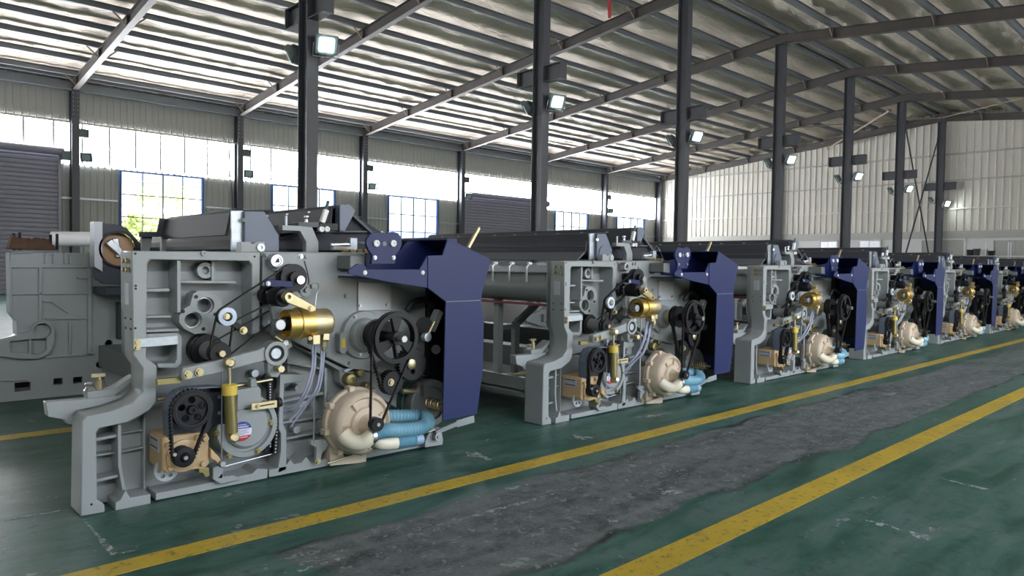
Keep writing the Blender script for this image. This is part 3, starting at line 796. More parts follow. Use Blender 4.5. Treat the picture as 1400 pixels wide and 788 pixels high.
def belt_pts(c1, r1, c2, r2, n=18):
    """closed belt around two circles (2-D), external tangents"""
    c1 = Vector(c1); c2 = Vector(c2); d = c2 - c1; L = d.length; th = math.atan2(d.y, d.x); al = math.acos((r1 - r2) / L); pts = []
    for k in range(n + 1):
        t = th + al + (2 * PI - 2 * al) * k / n; pts.append((c1.x + r1 * math.cos(t), c1.y + r1 * math.sin(t)))
    for k in range(n + 1):
        t = th - al + 2 * al * k / n; pts.append((c2.x + r2 * math.cos(t), c2.y + r2 * math.sin(t)))
    return pts
def belt(c1, r1, c2, r2, ly, w, t=.006, teeth=0.):
    o = belt_pts(c1, r1 + t, c2, r2 + t); i = belt_pts(c1, r1, c2, r2); q = MB(); q.prism([o, i], ly - w / 2, ly + w / 2)
    if teeth:
        P_ = [Vector(p) for p in o] + [Vector(o[0])]
        for a, b in zip(P_, P_[1:]):
            L = (b - a).length; k = int(L / teeth); d = (b - a).normalized() if L > 1e-6 else None
            for j in range(k):
                p = a + d * (j + .5) * teeth; n_ = Vector((d.y, -d.x))
                q.prism([tuple(p - d * teeth * .25), tuple(p + d * teeth * .25), tuple(p + d * teeth * .2 + n_ * .005), tuple(p - d * teeth * .2 + n_ * .005)], ly - w / 2, ly + w / 2)
    return q
def gear_pts(c, r, n, h):
    p = []
    for k in range(n):
        for f, rr in ((-.28, r - h), (-.16, r), (.16, r), (.28, r - h)):
            t = 2 * PI * (k + f) / n; p.append((c[0] + rr * math.cos(t), c[1] + rr * math.sin(t)))
    return p
def annsec(c, r0, r1, a0, a1, n=8):
    return [(c[0] + r1 * math.cos(a0 + (a1 - a0) * i / n), c[1] + r1 * math.sin(a0 + (a1 - a0) * i / n)) for i in range(n + 1)] + \
           [(c[0] + r0 * math.cos(a1 + (a0 - a1) * i / n), c[1] + r0 * math.sin(a1 + (a0 - a1) * i / n)) for i in range(n + 1)]

def make_loom():
    L = Loom(); R = L.root
    # ---------------- near side casting: rim, recessed web, ribs, bosses
    WEB0, WEB1 = .15, .20
    OUT = [(110, 708), (112, 576), (117, 570), (150, 563), (180, 552), (195, 536), (195, 504), (182, 486), (180, 343)]
    webp = PL(OUT + [(480, 345), (575, 346), (590, 380), (600, 607)], 0)
    webp[0] = (webp[0][0], .004); webp[-1] = (webp[-1][0], .004)
    q = MB(); hole = circ(P(418, 556, WEB0), .035, 16); q.prism([webp, hole], WEB0, WEB1); fr = q.build('side_frame', 'casting', R, .003)
    rim = OUT + [(356, 345), (356, 455), (344, 458), (345, 450), (344, 362), (340, 357), (206, 355), (202, 360), (200, 490), (215, 500), (214, 550), (205, 562), (178, 577), (136, 586), (132, 592), (133, 684), (143, 690), (144, 701)]
    rp = PL(rim, 0); rp[0] = (rp[0][0], .002)
    MB().prism(rp, 0, WEB1).build('frame_rim', 'casting', fr, .007)
    L.prism('frame_rim', 'casting', [(383, 512), (416, 512), (416, 519), (411, 523), (389, 525), (387, 579), (392, 591), (392, 643), (379, 648), (384, 616), (384, 593), (381, 588)], 0, 0, WEB1, .005, fr)
    L.prism('sole', 'casting', [(158, 698.5), (206, 689), (206, 676), (178, 681), (172, 671), (165, 684), (158, 688)], 0, 0, WEB1, .005, fr)
    L.prism('sole', 'casting', [(213, 684.5), (270, 673.5), (365.5, 654), (366, 642), (352, 641), (345, 648), (270, 664), (240, 670), (213, 675)], 0, 0, WEB1, .005, fr)
    L.prism('sole', 'casting', [(368, 653), (450, 637), (600, 607), (598, 597), (450, 627), (424, 632), (419, 625), (412, 633), (402, 635), (397, 629), (390, 638), (368, 643)], 0, 0, WEB1, .005, fr)
    for p0, p1, t, y in [((246.5, 356), (246.5, 428), 5, .02), ((249, 386), (328, 386.5), 4, .05), ((202, 398), (238, 397), 4, .06), ((202, 435), (240, 434), 3.5, .07), ((202, 454), (248, 452), 4, .04),
                         ((299, 357), (299, 385), 4, .08), ((131, 605), (166, 598), 4, .05), ((131, 630), (166, 624), 3, .09), ((131, 662), (166, 654), 4, .05),
                         ((166, 582), (166, 640), 4.5, .03), ((166, 638), (174, 682), 4.5, .03), ((168, 626), (206, 618), 2.5, .11), ((206, 560), (206, 676), 3, .10), ((170, 600), (205, 594), 2.5, .12),
                         ((388, 553), (452, 540), 4, .07), ((388, 584), (452, 574), 3, .10), ((392, 606), (448, 594), 3, .08), ((405, 470), (405, 512), 3, .1), ((400, 498), (452, 507), 3, .07), ((452, 505), (452, 600), 4, .06)]:
        L.strip('rib', 'casting', p0, p1, t, 0, y, WEB0 + .01, fr)
    L.prism('boss_plate', 'casting', [(245, 432), (252, 422), (260, 418), (264, 402), (271, 398), (290, 400), (302, 408), (305, 420), (300, 432), (291, 441), (285, 455), (266, 457), (252, 450), (245, 441)], .05, .05, WEB0, .006, fr,
            holes=[(281.5, 418, 11.5), (264.5, 438, 11.5)])
    for a, b, r in ((281.5, 418, 13), (264.5, 438, 13)):
        c = P(a, b, .05); MB().ring(c, RP(a, b, .05, 11.6), RP(a, b, .05, 9.6), .075, .085, 24).build('bearing_ring', 'chrome', fr)
    for a, b in ((268, 406), (250, 426), (278, 450), (294, 430)):
        q = MB(); c = P(a, b, .05); q.cyl((c[0], .052, c[1]), (c[0], .046, c[1]), .010, seg=10); q.build('tapped_hole', 'rubber', fr)
    L.disc('round_boss', 'casting', 281, 370, .09, 11, [(.06, 1), (.0, 1), (0, .5), (.03, .45)], fr)
    L.disc('round_boss', 'casting', 408, 531, .07, 5, [(.08, 1), (0, 1)], fr); L.disc('round_boss', 'casting', 452, 544, .05, 5.5, [(.1, 1), (0, 1)], fr); L.disc('round_boss', 'casting', 406, 588, .07, 5, [(.08, 1), (0, 1)], fr)
    L.prism('ledge', 'casting', [(198, 457), (243, 455), (248, 460), (248, 497), (241, 504), (215, 503), (214, 497), (238, 497), (241, 491), (241, 466), (198, 466)], .03, .02, WEB0, .004, fr)
    for a, b in ((185, 343 + 4), (185.5, 391), (185.5, 395), (185, 449), (348, 351), (125, 690)):
        c = P(a, b, 0); MB().cyl((c[0], .003, c[1]), (c[0], -.0015, c[1]), .006, seg=10).build('screw_hole', 'rubber', fr)
    # zinc coupling plate with two bolts
    zp = L.prism('coupling_plate', 'galvanised', [(183, 464), (243, 459), (244, 471), (215, 474), (183, 476)], -.012, -.012, .0, .002)
    L.bolt(187.5, 468, -.012, .012, .016, parent=zp); L.bolt(187.5, 475, -.012, .012, .016, parent=zp)
    # side (beam-side) face fittings
    x0 = P(181, 400, 0)[0]
    for y in (.045, .105):
        for z in (1.20, 1.245): MB().cyl((x0 + .002, y, z), (x0 - .006, y, z), .017, seg=12).cyl((x0, y, z), (x0 - .02, y, z), .012, .011, seg=6).build('bolt', 'zinc_yellow', R)
    MB().box(x0 - .004, x0 + .006, .05, .115, 1.02, 1.13).build('inspection_plate', 'plate_light', R, .003)
    for y in (.03, .12):
        for z in (.90, .95): MB().cyl((x0 + .002, y, z), (x0 - .002, y, z), .006, seg=8).build('screw_hole', 'rubber', R)
    # foot arm sticking out towards the warp beam
    arm = L.prism('beam_arm', 'casting', [(61, 550), (118, 545), (176, 538), (200, 530), (200, 575), (98, 580), (90, 579), (86, 573), (64, 569)], .22, .20, .27, .006)
    L.prism('arm_pad', 'casting', [(117, 535), (152, 531), (181, 513), (182, 519), (155, 540), (118, 545)], .24, .21, .30, .004, arm)
    MB().lathe(pt(122, 537, .25), [(0, .022), (.012, .026), (.03, .014), (.045, .022), (.052, .018)], 16, 'z').build('knob', 'chrome', arm)
    q = MB(); c = pt(136, 533, .26); q.lathe(c, [(0, .018), (.05, .018), (.052, .012), (.07, .011)], 14, 'z'); q.box(c[0] - .035, c[0] + .025, c[1] - .012, c[1] + .012, c[2] + .068, c[2] + .085); q.build('clamp_screw', 'zinc_yellow', arm)

    # ---------------- gear-case plate and flanges
    gc = L.prism('gear_case', 'casting', [(358, 350), (361, 346), (480, 345), (578, 349), (585, 372), (585, 480), (540, 512), (478, 504), (400, 467), (362, 449), (358, 444)], .03, .02, WEB0, .006)
    L.prism('gear_case_flange', 'casting', [(400, 470), (478, 508), (510, 500), (590, 482), (594, 600), (560, 570), (520, 545), (470, 530), (464, 524), (463, 507)], .07, .06, WEB0, .006, gc)
    for a, b in ((379, 374), (418, 351), (447, 484), (478, 497), (475, 437), (473, 405), (364, 349)): L.bolt(a, b, .02, .012, .014, 'casting', gc)
    L.prism('cover_plate', 'plate_light', [(489, 386), (534, 388), (534, 424), (489, 425)], .015, .008, .03, .002, gc)
    for a, b in ((492, 418), (529, 417)): L.bolt(a, b, .008, .010, .012, 'steel', gc)
    sight = L.prism('oil_sight', 'casting', [(464, 458), (467, 455), (472, 455), (474, 459), (474, 480), (471, 484), (466, 483), (464, 480)], -.03, -.035, .03, .003, gc)
    L.prism('sight_glass', 'gauge_yellow', [(466.5, 463), (472, 463), (472, 476), (466.5, 476)], -.037, -.039, -.034, 0, gc)
    L.disc('pressure_dial', 'chrome', 379, 357, -.05, 8.5, [(.09, 1.15), (.02, 1.15), (.0, 1.0), (.0, .75), (.006, .7)], gc)
    L.prism('dial_pointer', 'rubber', [(377, 359), (381, 353), (382, 359)], -.05, -.053, -.046, 0, gc)
    # main shaft flange
    L.disc('shaft_flange', 'casting', 497, 458, .0, 33, [(.04, 1), (.0, 1), (-.01, .97), (-.01, .72), (-.05, .68), (-.06, .62), (-.06, .42), (-.09, .40)], gc, 40)
    for a in range(5):
        t = .5 + a * 2 * PI / 5; L.bolt(497 + 27.5 * math.cos(t), 458 + 27.5 * math.sin(t), -.01, .009, .012, 'steel', gc)
    a, c = P(497, 458, 0)
    L.disc('seal_ring', 'zinc_yellow', 497, 458, -.0, 15, [(-.08, .9), (-.13, .9), (-.13, .5)])
    # ---------------- big spoked pulley, its shaft and belt to the blower
    pc = P(540, 462, -.34); pr = RP(540, 462, -.34, 35)
    q = MB(); q.cyl((pc[0], .0, pc[1]), (pc[0], -.36, pc[1]), .032, seg=18); q.build('main_shaft', 'black_metal', R)
    q = MB(); q.cyl((pc[0], -.30, pc[1]), (pc[0], -.44, pc[1]), .020, .019, seg=16); q.build('shaft_end', 'steel', R)
    bp = MB().ring(pc, pr, pr * .83, -.365, -.315, 44).build('spoked_pulley', 'black_metal', R)
    q = MB(); q.cyl((pc[0], -.325, pc[1]), (pc[0], -.385, pc[1]), .042, seg=20); q.build('hub', 'black_metal', bp)
    for k in range(3):
        a0 = math.radians(88 + 120 * k); MB().prism(annsec(pc, .03, pr * .86, a0 - .30, a0 + .30), -.355, -.325).build('spoke', 'black_metal', bp, .004)
    p2 = P(514, 580, -.34); r2 = RP(514, 580, -.34, 7.5)
    belt(pc, pr, p2, r2, -.335, .020, .006).build('drive_belt', 'rubber', R)
    q = MB(); q.lathe((p2[0], -.345, p2[1]), [(-.02, r2 * 1.25), (-.006, r2 * 1.25), (-.003, r2 * .8), (.012, r2 * .8), (.016, r2 * 1.25), (.03, r2 * 1.25)], 24); bpl = q.build('blower_pulley', 'black_metal', R)
    MB().cyl((p2[0], -.363, p2[1]), (p2[0], -.371, p2[1]), .011, seg=12).build('centre_screw', 'chrome', bpl)
    # inner toothed pulley and belt behind
    ic = (pc[0] + .0, pc[1]); MB().lathe((ic[0], -.17, ic[1]), [(-.03, .1), (-.025, .085), (.025, .085), (.03, .1)], 30).build('timing_pulley', 'black_metal', R)
    lc = P(534, 523, -.17); lr = RP(534, 523, -.17, 17)
    belt(ic, .086, lc, lr * .85, -.17, .035, .007, .022).build('timing_belt', 'rubber', R)
    gr = MB().prism([gear_pts(lc, lr, 26, .008)], -.20, -.14).build('tension_gear', 'black_metal', R)
    L.bolt(534, 523, -.20, .017, .018, 'zinc_yellow', gr)
    gc2 = P(562, 498, -.2); g2 = RP(562, 498, -.2, 23)
    gr = MB().prism([gear_pts(gc2, g2, 34, .009), circ((gc2[0] - .0, gc2[1] - .045), .018, 12)], -.22, -.17).build('spur_gear', 'black_metal', R)
    L.disc('gear_hub', 'zinc_yellow', 562, 498, -.22, 7, [(.01, 1), (-.012, 1), (-.018, .6)], gr)
    # brake disc with spring
    bd_ = L.disc('brake_disc', 'casting_dark', 589, 552, -.06, 33, [(.1, 1), (.0, 1), (-.01, .95), (-.01, .72), (.012, .68), (.012, .3)], None, 40)
    a, c = P(591, 552, -.1); MB().ring((a, c), RP(591, 552, -.06, 36), RP(591, 552, -.06, 33.2), .0, .06, 40).build('brake_band', 'gear_green', bd_)
    pts = []; sc0 = P(592, 552, -.10)
    for k in range(90):
        t = k / 89; pts.append((sc0[0] + .03 * math.cos(t * 6 * 2 * PI), -.05 - .15 * t, sc0[1] + .03 * math.sin(t * 6 * 2 * PI)))
    MB().tube(pts, .006, 6).build('spring', 'brass_pale', bd_)
    MB().cyl((sc0[0], -.03, sc0[1]), (sc0[0], -.24, sc0[1]), .010, seg=10).build('spring_stud', 'zinc_yellow', bd_)
    # linkage in the dark cavity under the guard
    q = MB(); q.bar(pt(600, 425, -.15), pt(588, 452, -.15), .05, .055, (0, 1, 0)); lk = q.build('tie_block', 'casting', R, .006)
    MB().cyl(pt(594, 440, -.19), pt(583, 462, -.19), .010, seg=10).build('tie_rod', 'zinc_yellow', lk)
    MB().lathe(pt(583, 461, -.20), [(-.02, .024), (-.018, .03), (.018, .03), (.02, .024)], 8).build('tie_nut', 'galvanised', lk)
    q = MB(); q.tube(catmull([pt(556, 425, -.05), pt(566, 413, -.06), pt(582, 411, -.07), pt(592, 420, -.08)], 6), .02, 10); q.build('cable_sleeve', 'rubber', R)
    MB().cyl(pt(580, 445, .0), pt(580, 445, -.16), .055, seg=24).build('clutch_drum', 'black_metal', R)
    MB().cyl(pt(596, 478, .02), pt(596, 478, -.2), .03, seg=20).build('stub_shaft', 'black_metal', R)
    MB().cyl(pt(592, 478, -.16), pt(600, 481, -.16), .008, seg=10).build('link_pin', 'zinc_yellow', R)
    MB().box(P(578, 400, .05)[0], P(604, 400, .05)[0], -.02, .14, .25, 1.15).build('cavity_shade_plate', 'black_metal', R, .004)  # black plate put in for the shade of the open cavity
    q = MB(); q.cyl(pt(550, 535, -.05), pt(568, 535, -.05), .018, seg=12); q.box(pt(566, 535, 0)[0], pt(571, 535, 0)[0], -.07, -.03, pt(550, 543, -.05)[2], pt(550, 527, -.05)[2]); q.build('stop_pin', 'brass_pale', R)
    for (a, b, r_) in ((463.5 + 14, 519, 9), (491, 510, 6), (501, 528, 6.5)):
        L.disc('pivot_boss', 'olive', a, b, .03, r_, [(.04, .9), (-.03, .9), (-.035, .7), (-.035, .35), (-.028, .3)], None, 20)
    L.strip('oil_pipe', 'galvanised', (470, 508), (508, 492), 4, .04, .03, .05)

    # ---------------- navy guard at the take-up end
    cap = [(612, 328), (670, 356), (658, 400), (657, 411), (660.5, 440), (659, 504), (651, 567), (605.5, 576), (609.5, 413), (585, 394), (585, 350), (605, 349)]
    G0 = -.35
    up = [(612, 328), (670, 356), (658, 400), (657, 411), (609.5, 413), (585, 394), (585, 350), (605, 349)]
    gd = L.prism('guard_cap', 'navy', up, G0, G0, G0 + .012, .002)
    low = [(609.7, 413.5), (657, 411.5), (660.5, 440), (659, 504), (651, 567), (605.5, 576)]
    L.prism('guard_panel', 'navy', low, G0, G0 + .001, G0 + .012, .002, gd)
    MB().prism([P(609.7, 412.2, G0), P(657, 410.2, G0), P(657, 411.4, G0), P(609.7, 413.4, G0)], G0 - .0015, G0 + .006).build('seam_edge', 'bracket_blue', gd)
    edge = PL([(612, 328), (670, 356), (658, 400), (657, 411), (660.5, 440), (659, 504), (651, 567)], G0)
    q = MB()
    for a, b in zip(edge, edge[1:]):
        d = Vector((b[0] - a[0], b[1] - a[1])).normalized(); n_ = Vector((d.y, -d.x)) * -.010
        ip = [a, b, (b[0] - n_.x * -1, b[1] - n_.y * -1), (a[0] - n_.x * -1, a[1] - n_.y * -1)]
        q.prism(ip, G0 + .004, .45)
    q.build('guard_return', 'navy', gd)
    # black sheet added behind the gears to darken the cavity
    xr = edge[4][0]; MB().box(xr - .03, xr - .018, G0 + .02, .45, .3, 1.0).build('cavity_shade_sheet', 'black_metal', gd)
    # tray with lip
    tr = L.prism('tray_lip', 'navy', [(476, 369), (488, 361), (498, 362), (501.5, 368.5), (573, 368.5), (583, 351), (585, 350), (585, 394), (534, 386.5), (476, 375)], -.34, -.345, -.333, .002)
    for a, b in ((499, 373), (578, 373)): L.bolt(a, b, -.345, .010, .008, 'white', tr)
    z = P(530, 372, -.34)[1]; xa, xb = P(478, 372, -.34)[0], P(585, 372, -.34)[0]
    MB().box(P(503, 372, -.34)[0], xb, -.335, .0, z - .04, z - .03).build('tray_floor', 'navy', tr, .002)
    L.prism('tray_wall', 'navy', [(556, 331), (625, 326), (625, 380), (500, 372), (500, 346), (548, 342)], -.02, -.02, -.01, .002, tr)
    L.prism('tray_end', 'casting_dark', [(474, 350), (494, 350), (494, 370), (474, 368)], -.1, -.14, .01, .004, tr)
    mk = [(503, 342), (500, 334), (501, 326), (507, 319), (514, 317), (521, 318.5), (525, 320), (529, 318.5), (537, 317), (544, 319), (549, 326), (549, 335), (546, 342), (541, 349), (540, 361), (507, 361), (508, 349)]
    mp = L.prism('roller_bracket', 'navy', mk, -.21, -.215, -.195, .003)
    for a in (514, 537): 
        L.disc('roller', 'white', a, 333, -.215, 4.6, [(.0, 1), (-.012, 1), (-.014, .75), (-.014, .5), (-.006, .45)], mp, 20)
    for a in (512.5, 538): L.bolt(a, 352.5, -.215, .010, .010, 'steel', mp)
    L.disc('centre_plug', 'casting_dark', 525.5, 333.5, -.215, 3.2, [(.0, 1), (-.003, 1), (-.003, .5)], mp, 16)
    MB().bar(pt(640, 339, .15), pt(655, 311, .15), .022, .022, (0, 1, 0)).build('lever_handle', 'zinc_yellow', R, .003)

    # ---------------- blower
    bx, bz = P(500, 580, -.19); rb = RP(500, 580, -.19, 47)
    base = L.prism('blower_base', 'beige', [(450, 562), (458, 560), (462, 600), (470, 625), (500, 618), (500, 632), (450, 637)], -.02, -.03, .05, .004)
    bw = MB().lathe((bx, -.19, bz), [(.16, rb * .98), (.145, rb * 1.0), (.12, rb * 1.0), (.11, rb * .93), (.03, rb * .93), (.005, rb * .86), (-.005, rb * .78), (.012, rb * .72), (.008, rb * .50), (-.01, rb * .46), (-.015, rb * .30), (-.055, rb * .22), (-.10, rb * .18), (-.105, .02)], 48).build('blower_casing', 'beige', R)
    for k in range(7):
        t = .4 + k * 2 * PI / 7; MB().bar((bx + rb * .5 * math.cos(t), -.188, bz + rb * .5 * math.sin(t)), (bx + rb * .78 * math.cos(t), -.188, bz + rb * .78 * math.sin(t)), .010, .02, (0, 1, 0)).build('casing_rib', 'beige', bw, .002)
    for k in range(8):
        t = .2 + k * 2 * PI / 8; cx, cz = bx + rb * .99 * math.cos(t), bz + rb * .99 * math.sin(t)
        MB().box(cx - .018, cx + .018, -.10, -.035, cz - .018, cz + .018).build('casing_lug', 'beige', bw, .005)
    MB().cyl((bx, -.27, bz), (p2[0], -.345, p2[1]), .018, seg=14).build('blower_shaft', 'black_metal', R)
    ep = catmull([pt(470, 594, -.17), pt(477, 601, -.20), pt(487, 606, -.235), pt(497, 605, -.265), pt(504, 600, -.285), pt(509, 595, -.29)], 6)
    MB().tube(ep, .04, 16, [.050 - .006 * i / len(ep) for i in range(len(ep))]).build('elbow_pipe', 'cream', R)
    MB().tube(catmull([pt(514, 603, -.20), pt(521, 606, -.215), pt(530, 606.5, -.22), pt(541, 605.5, -.22)], 6), .042, 16, None).build('elbow_pipe', 'cream', R)
    MB().lathe(pt(508, 596.5, -.29), [(-.012, .048), (.012, .048)], 20, 'x').build('hose_clip', 'chrome', R)
    hp = catmull([pt(505, 600, -.29), pt(514, 592, -.28), pt(528, 589, -.26), pt(550, 588, -.235), pt(572, 586, -.225), pt(584, 580, -.215), pt(584, 572, -.17), pt(572, 569.5, -.12), pt(552, 569.5, -.10), pt(528, 570, -.09), pt(515, 571, -.08)], 26)
    MB().tube(hp, .04, 14, [.040 + .0065 * math.sin(i * PI / 2.5) for i in range(len(hp))]).build('corrugated_hose', 'hose_blue', R)
    hp = catmull([pt(541, 605.5, -.22), pt(552, 604, -.22), pt(566, 602, -.22)], 26)
    MB().tube(hp, .036, 14, [.037 + .006 * math.sin(i * PI / 2.5) for i in range(len(hp))]).build('corrugated_hose', 'hose_blue', R)
    MB().tube([pt(565, 602.2, -.22), pt(576, 600.5, -.22)], .036, 14).build('hose_end', 'hose_smoke', R)
    # foot pedal lever at the corner
    pd_ = L.prism('pedal_bracket', 'casting', [(580, 604), (588, 586), (600, 584), (605, 600), (604, 608), (580, 612)], -.05, -.06, .02, .004)
    q = MB(); q.bar(pt(595, 592, -.08), pt(626, 579, -.08), .03, .018, (0, 1, 0)); q.bar(pt(624, 580, -.08), pt(648, 573, -.08), .05, .012, (0, 1, 0)); q.build('pedal', 'casting', pd_, .003)
    L.disc('pedal_pivot', 'steel', 599, 597, -.09, 6, [(.02, 1), (-.008, 1), (-.008, .45), (-.016, .45)], pd_, 18)
    MB().cyl(pt(448, 634, -.06), pt(595, 588, -.06), .005, seg=8).build('pedal_rod', 'zinc_yellow', R)
    # crank link left of the blower
    ck = L.prism('crank', 'casting', [(424, 602), (446, 600), (449, 606), (446, 614), (440, 618), (437, 632), (430, 634), (432, 612), (424, 608)], -.02, -.03, .0, .004)
    L.bolt(445, 606, -.03, .016, .012, 'steel', ck); L.bolt(434, 631, -.03, .014, .02, 'zinc_yellow', ck)
    MB().cyl(pt(430, 464, -.03), pt(429, 606, -.03), .0055, seg=8).build('pull_rod', 'steel', R)

    # ---------------- brass pump with yoke, bell crank and hoses
    py = -.16; z0 = P(415, 442, py)[1]; xL = P(390, 442, py)[0]; xM = P(424, 442, py)[0]; xR = P(449, 442, py)[0]; rr = RP(415, 442, py, 19.5)
    ax_ = (xL, py, z0)
    pump = MB().lathe(ax_, [(.05, rr * .55), (.02, rr * .55), (.02, rr * .9), (.0, rr * .95), (0, rr * 1.0), (.03, rr * 1.02), (.065, rr * 1.04), (.068, rr * 1.14), (.085, rr * 1.14), (.088, rr * 1.05), (xM - xL, rr * 1.05), (xM - xL, rr * .2)], 40, 'x').build('pump_sleeve', 'brass', R)
    MB().lathe((xM, py, z0), [(0, rr * .3), (0, rr * 1.0), ((xR - xM) * .85, rr * 1.0), (xR - xM, rr * .88), (xR - xM, rr * .2)], 36, 'x').build('pump_body', 'brass_pale', pump)
    MB().lathe((xL - .01, py, z0), [(0, rr * .5), (.02, rr * .5)], 24, 'x').build('pump_plunger', 'black_metal', pump)
    q = MB(); q.lathe(pt(380.7, 444, py - .02), [(-.03, .03), (.0, .034), (.03, .03)], 20); q.bar(pt(381, 444, py), pt(394, 442, py), .05, .035, (0, 1, 0)); q.build('plunger_joint', 'steel', pump, .003)
    MB().prism(PL([(441, 440), (448, 440), (447, 466), (438, 466)], py - .02), py - .05, py + .02).build('valve_leg', 'brass_pale', pump, .006)
    MB().lathe(pt(443, 466, py - .02), [(-.06, .011), (-.05, .015), (-.04, .015), (-.035, .02), (-.01, .02), (0, .022)], 6, 'z').build('outlet_nut', 'zinc_yellow', pump)
    MB().cyl(pt(447, 439, py - .06), pt(456, 438, py - .06), .016, seg=6).build('bleed_screw', 'brass', pump)
    q = MB(); q.cyl(pt(424, 463, py - .06), pt(424, 463, py - .1), .013, seg=8); q.box(*sorted((P(420, 458, py)[0], P(430, 458, py)[0])), py - .07, py, *sorted((P(424, 470, py)[1], P(424, 457, py)[1]))); q.build('clamp_ear', 'brass_pale', pump, .003)
    # yellow lever over the pump
    lv = L.prism('pump_lever', 'zinc_yellow', [(388, 401), (396, 400), (430, 419), (430, 424), (424, 426), (389, 413)], py - .08, py - .10, py - .06, .004)
    L.disc('lever_nut', 'brass_pale', 392, 406, py - .1, 6, [(.02, 1), (-.03, 1), (-.03, .5), (-.01, .45)], lv, 18); L.bolt(425, 422, py - .10, .013, .014, 'zinc_yellow', lv)
    L.disc('lever_bearing', 'black_metal', 387, 407, py - .03, 13, [(.1, 1), (.0, 1), (-.01, .9)], lv, 26)
    # yoke plate behind the pump
    yk = L.prism('yoke_plate', 'casting', [(366, 406), (372, 396), (388, 393), (405, 398), (412, 405), (404, 410), (390, 412), (384, 424), (383, 440), (386, 452), (378, 462), (371, 459), (374, 445), (369, 425)], -.05, -.07, -.03, .005)
    for a, b in ((369, 407), (367, 441), (366, 400)): L.bolt(a, b, -.07, .008, .01, 'galvanised', yk)
    L.disc('idler_pulley', 'black_metal', 367, 404, -.03, 13, [(.05, 1), (.0, 1), (-.005, .85), (-.02, .85), (-.02, .3)], None, 26)
    L.disc('cam_disc', 'casting', 418, 397, -.06, 8.5, [(.08, 1), (.0, 1), (.0, .4), (-.02, .35)], None, 22); L.strip('cam_arm', 'casting', (424, 392), (434, 390), 6, -.06, -.08, -.05)
    MB().tube(catmull([pt(434, 388, -.08), pt(436, 395, -.08), pt(433, 402, -.08), pt(431, 418, -.09)], 6), .003, 6).build('spring_wire', 'steel', R)
    MB().tube(catmull([pt(416, 357, -.04), pt(420, 372, -.05), pt(422, 386, -.05), pt(418, 394, -.06)], 6), .004, 6).build('grease_line', 'cable', R)
    for kx, ex in ((0, 0), (3.5, 2), (12, 8), (15, 11)):
        a = 427 + kx
        MB().tube(catmull([pt(a, 466, py), pt(a + .5, 485, -.13), pt(a - 1, 506, -.11), pt(a - 10 + ex * .3, 534, -.06), pt(a - 22, 553, .02), pt(a - 45, 560 + ex * 2.2, .12)], 8), .0065, 8).build('clear_hose', 'clear_tube', R)
    # ---------------- upper pulley, belts, idler
    ux, uz = P(399, 380, -.10); ur = RP(399, 380, -.10, 19)
    up_ = MB().lathe((ux, -.10, uz), [(-.03, ur), (-.022, ur), (-.018, ur * .86), (.018, ur * .86), (.022, ur), (.03, ur)], 34).build('upper_pulley', 'black_metal', R)
    MB().cyl((ux, .03, uz), (ux, -.16, uz), .042, .036, seg=20).build('pulley_hub', 'black_metal', up_); e = P(411, 383, -.175)
    MB().cyl((e[0], -.05, e[1]), (e[0], -.18, e[1]), .024, seg=18).build('shaft_end', 'chrome', R)
    pb = L.prism('pulley_guard_bar', 'navy', [(362, 384), (365, 382), (400, 385), (400, 393), (362, 391)], -.15, -.16, -.145, .002); L.bolt(366.5, 388, -.16, .010, .01, 'galvanised', pb)
    ix, iz = P(310, 433, -.12); ir = RP(310, 433, -.12, 12.5)
    idl = MB().lathe((ix, -.12, iz), [(.03, ir * .92), (.0, ir * .92), (-.004, ir), (-.016, ir), (-.018, ir * .9), (-.018, ir * .5), (-.010, ir * .45)], 34).build('idler_disc', 'idler_white', R)
    MB().lathe((ix, -.14, iz), [(.02, ir * .5), (.0, ir * .5), (-.002, ir * .25), (-.008, ir * .22)], 20).build('idler_hub', 'black_metal', idl)
    L.bolt(310, 433, -.146, .012, .01, 'zinc_yellow', idl)
    L.strip('tension_arm', 'black_metal', (316, 441), (333, 452), 8, -.06, -.08, -.03); L.bolt(332, 452, -.08, .016, .03, 'zinc_yellow')
    # sleeve with pulleys
    sx, sz = P(281, 478, .11)[0], .764; sx = .615
    MB().lathe((sx, .1, sz), [(.05, .085), (.0, .085), (-.005, .07), (-.02, .07), (-.03, .085), (-.045, .085)], 32).build('sleeve_pulley', 'black_metal', R)
    MB().cyl((sx, .08, sz), (sx, -.09, sz), .05, seg=28).build('shaft_sleeve', 'tube_grey', R)
    ep_ = MB().lathe((sx, -.09, sz), [(.012, .05), (.01, .06), (-.01, .06), (-.016, .048), (-.022, .048), (-.026, .056), (-.035, .056)], 30).build('sleeve_end_pulley', 'black_metal', R)
    MB().cyl((sx, -.12, sz), (sx, -.15, sz), .02, .018, seg=6).build('end_nut', 'zinc_yellow', ep_)
    belt((ux, uz), ur * .88, (ix, iz), ir * .9, -.10, .022, .005).build('v_belt', 'rubber', R)
    belt((ix, iz), ir * .9, (sx, sz), .05, -.10, .020, .005).build('v_belt', 'rubber', R)
    yx = P(374, 432, -.05); belt(yx, .03, (sx + .02, sz + .0), .055, -.03, .018, .005).build('v_belt', 'rubber', R)
    L.prism('belt_idler_arm', 'casting', [(376, 458), (384, 455), (396, 465), (398, 474), (390, 478), (384, 470)], -.08, -.1, -.06, .004)
    MB().cyl(pt(376, 460, -.12), pt(394, 472, -.12), .009, seg=10).build('adjuster_screw', 'brass_pale', R)
    L.disc('adjuster_collar', 'white', 390, 469, -.13, 4, [(.03, 1), (-.01, 1)], None, 8)

    # ---------------- easing lever, damper, rods
    ly = -.13
    le = L.prism('easing_lever', 'casting', [(248, 503), (300, 492), (352, 478), (360, 474), (364, 492), (330, 501), (300, 509), (249, 521), (246, 515)], ly, ly - .02, ly + .03, .006)
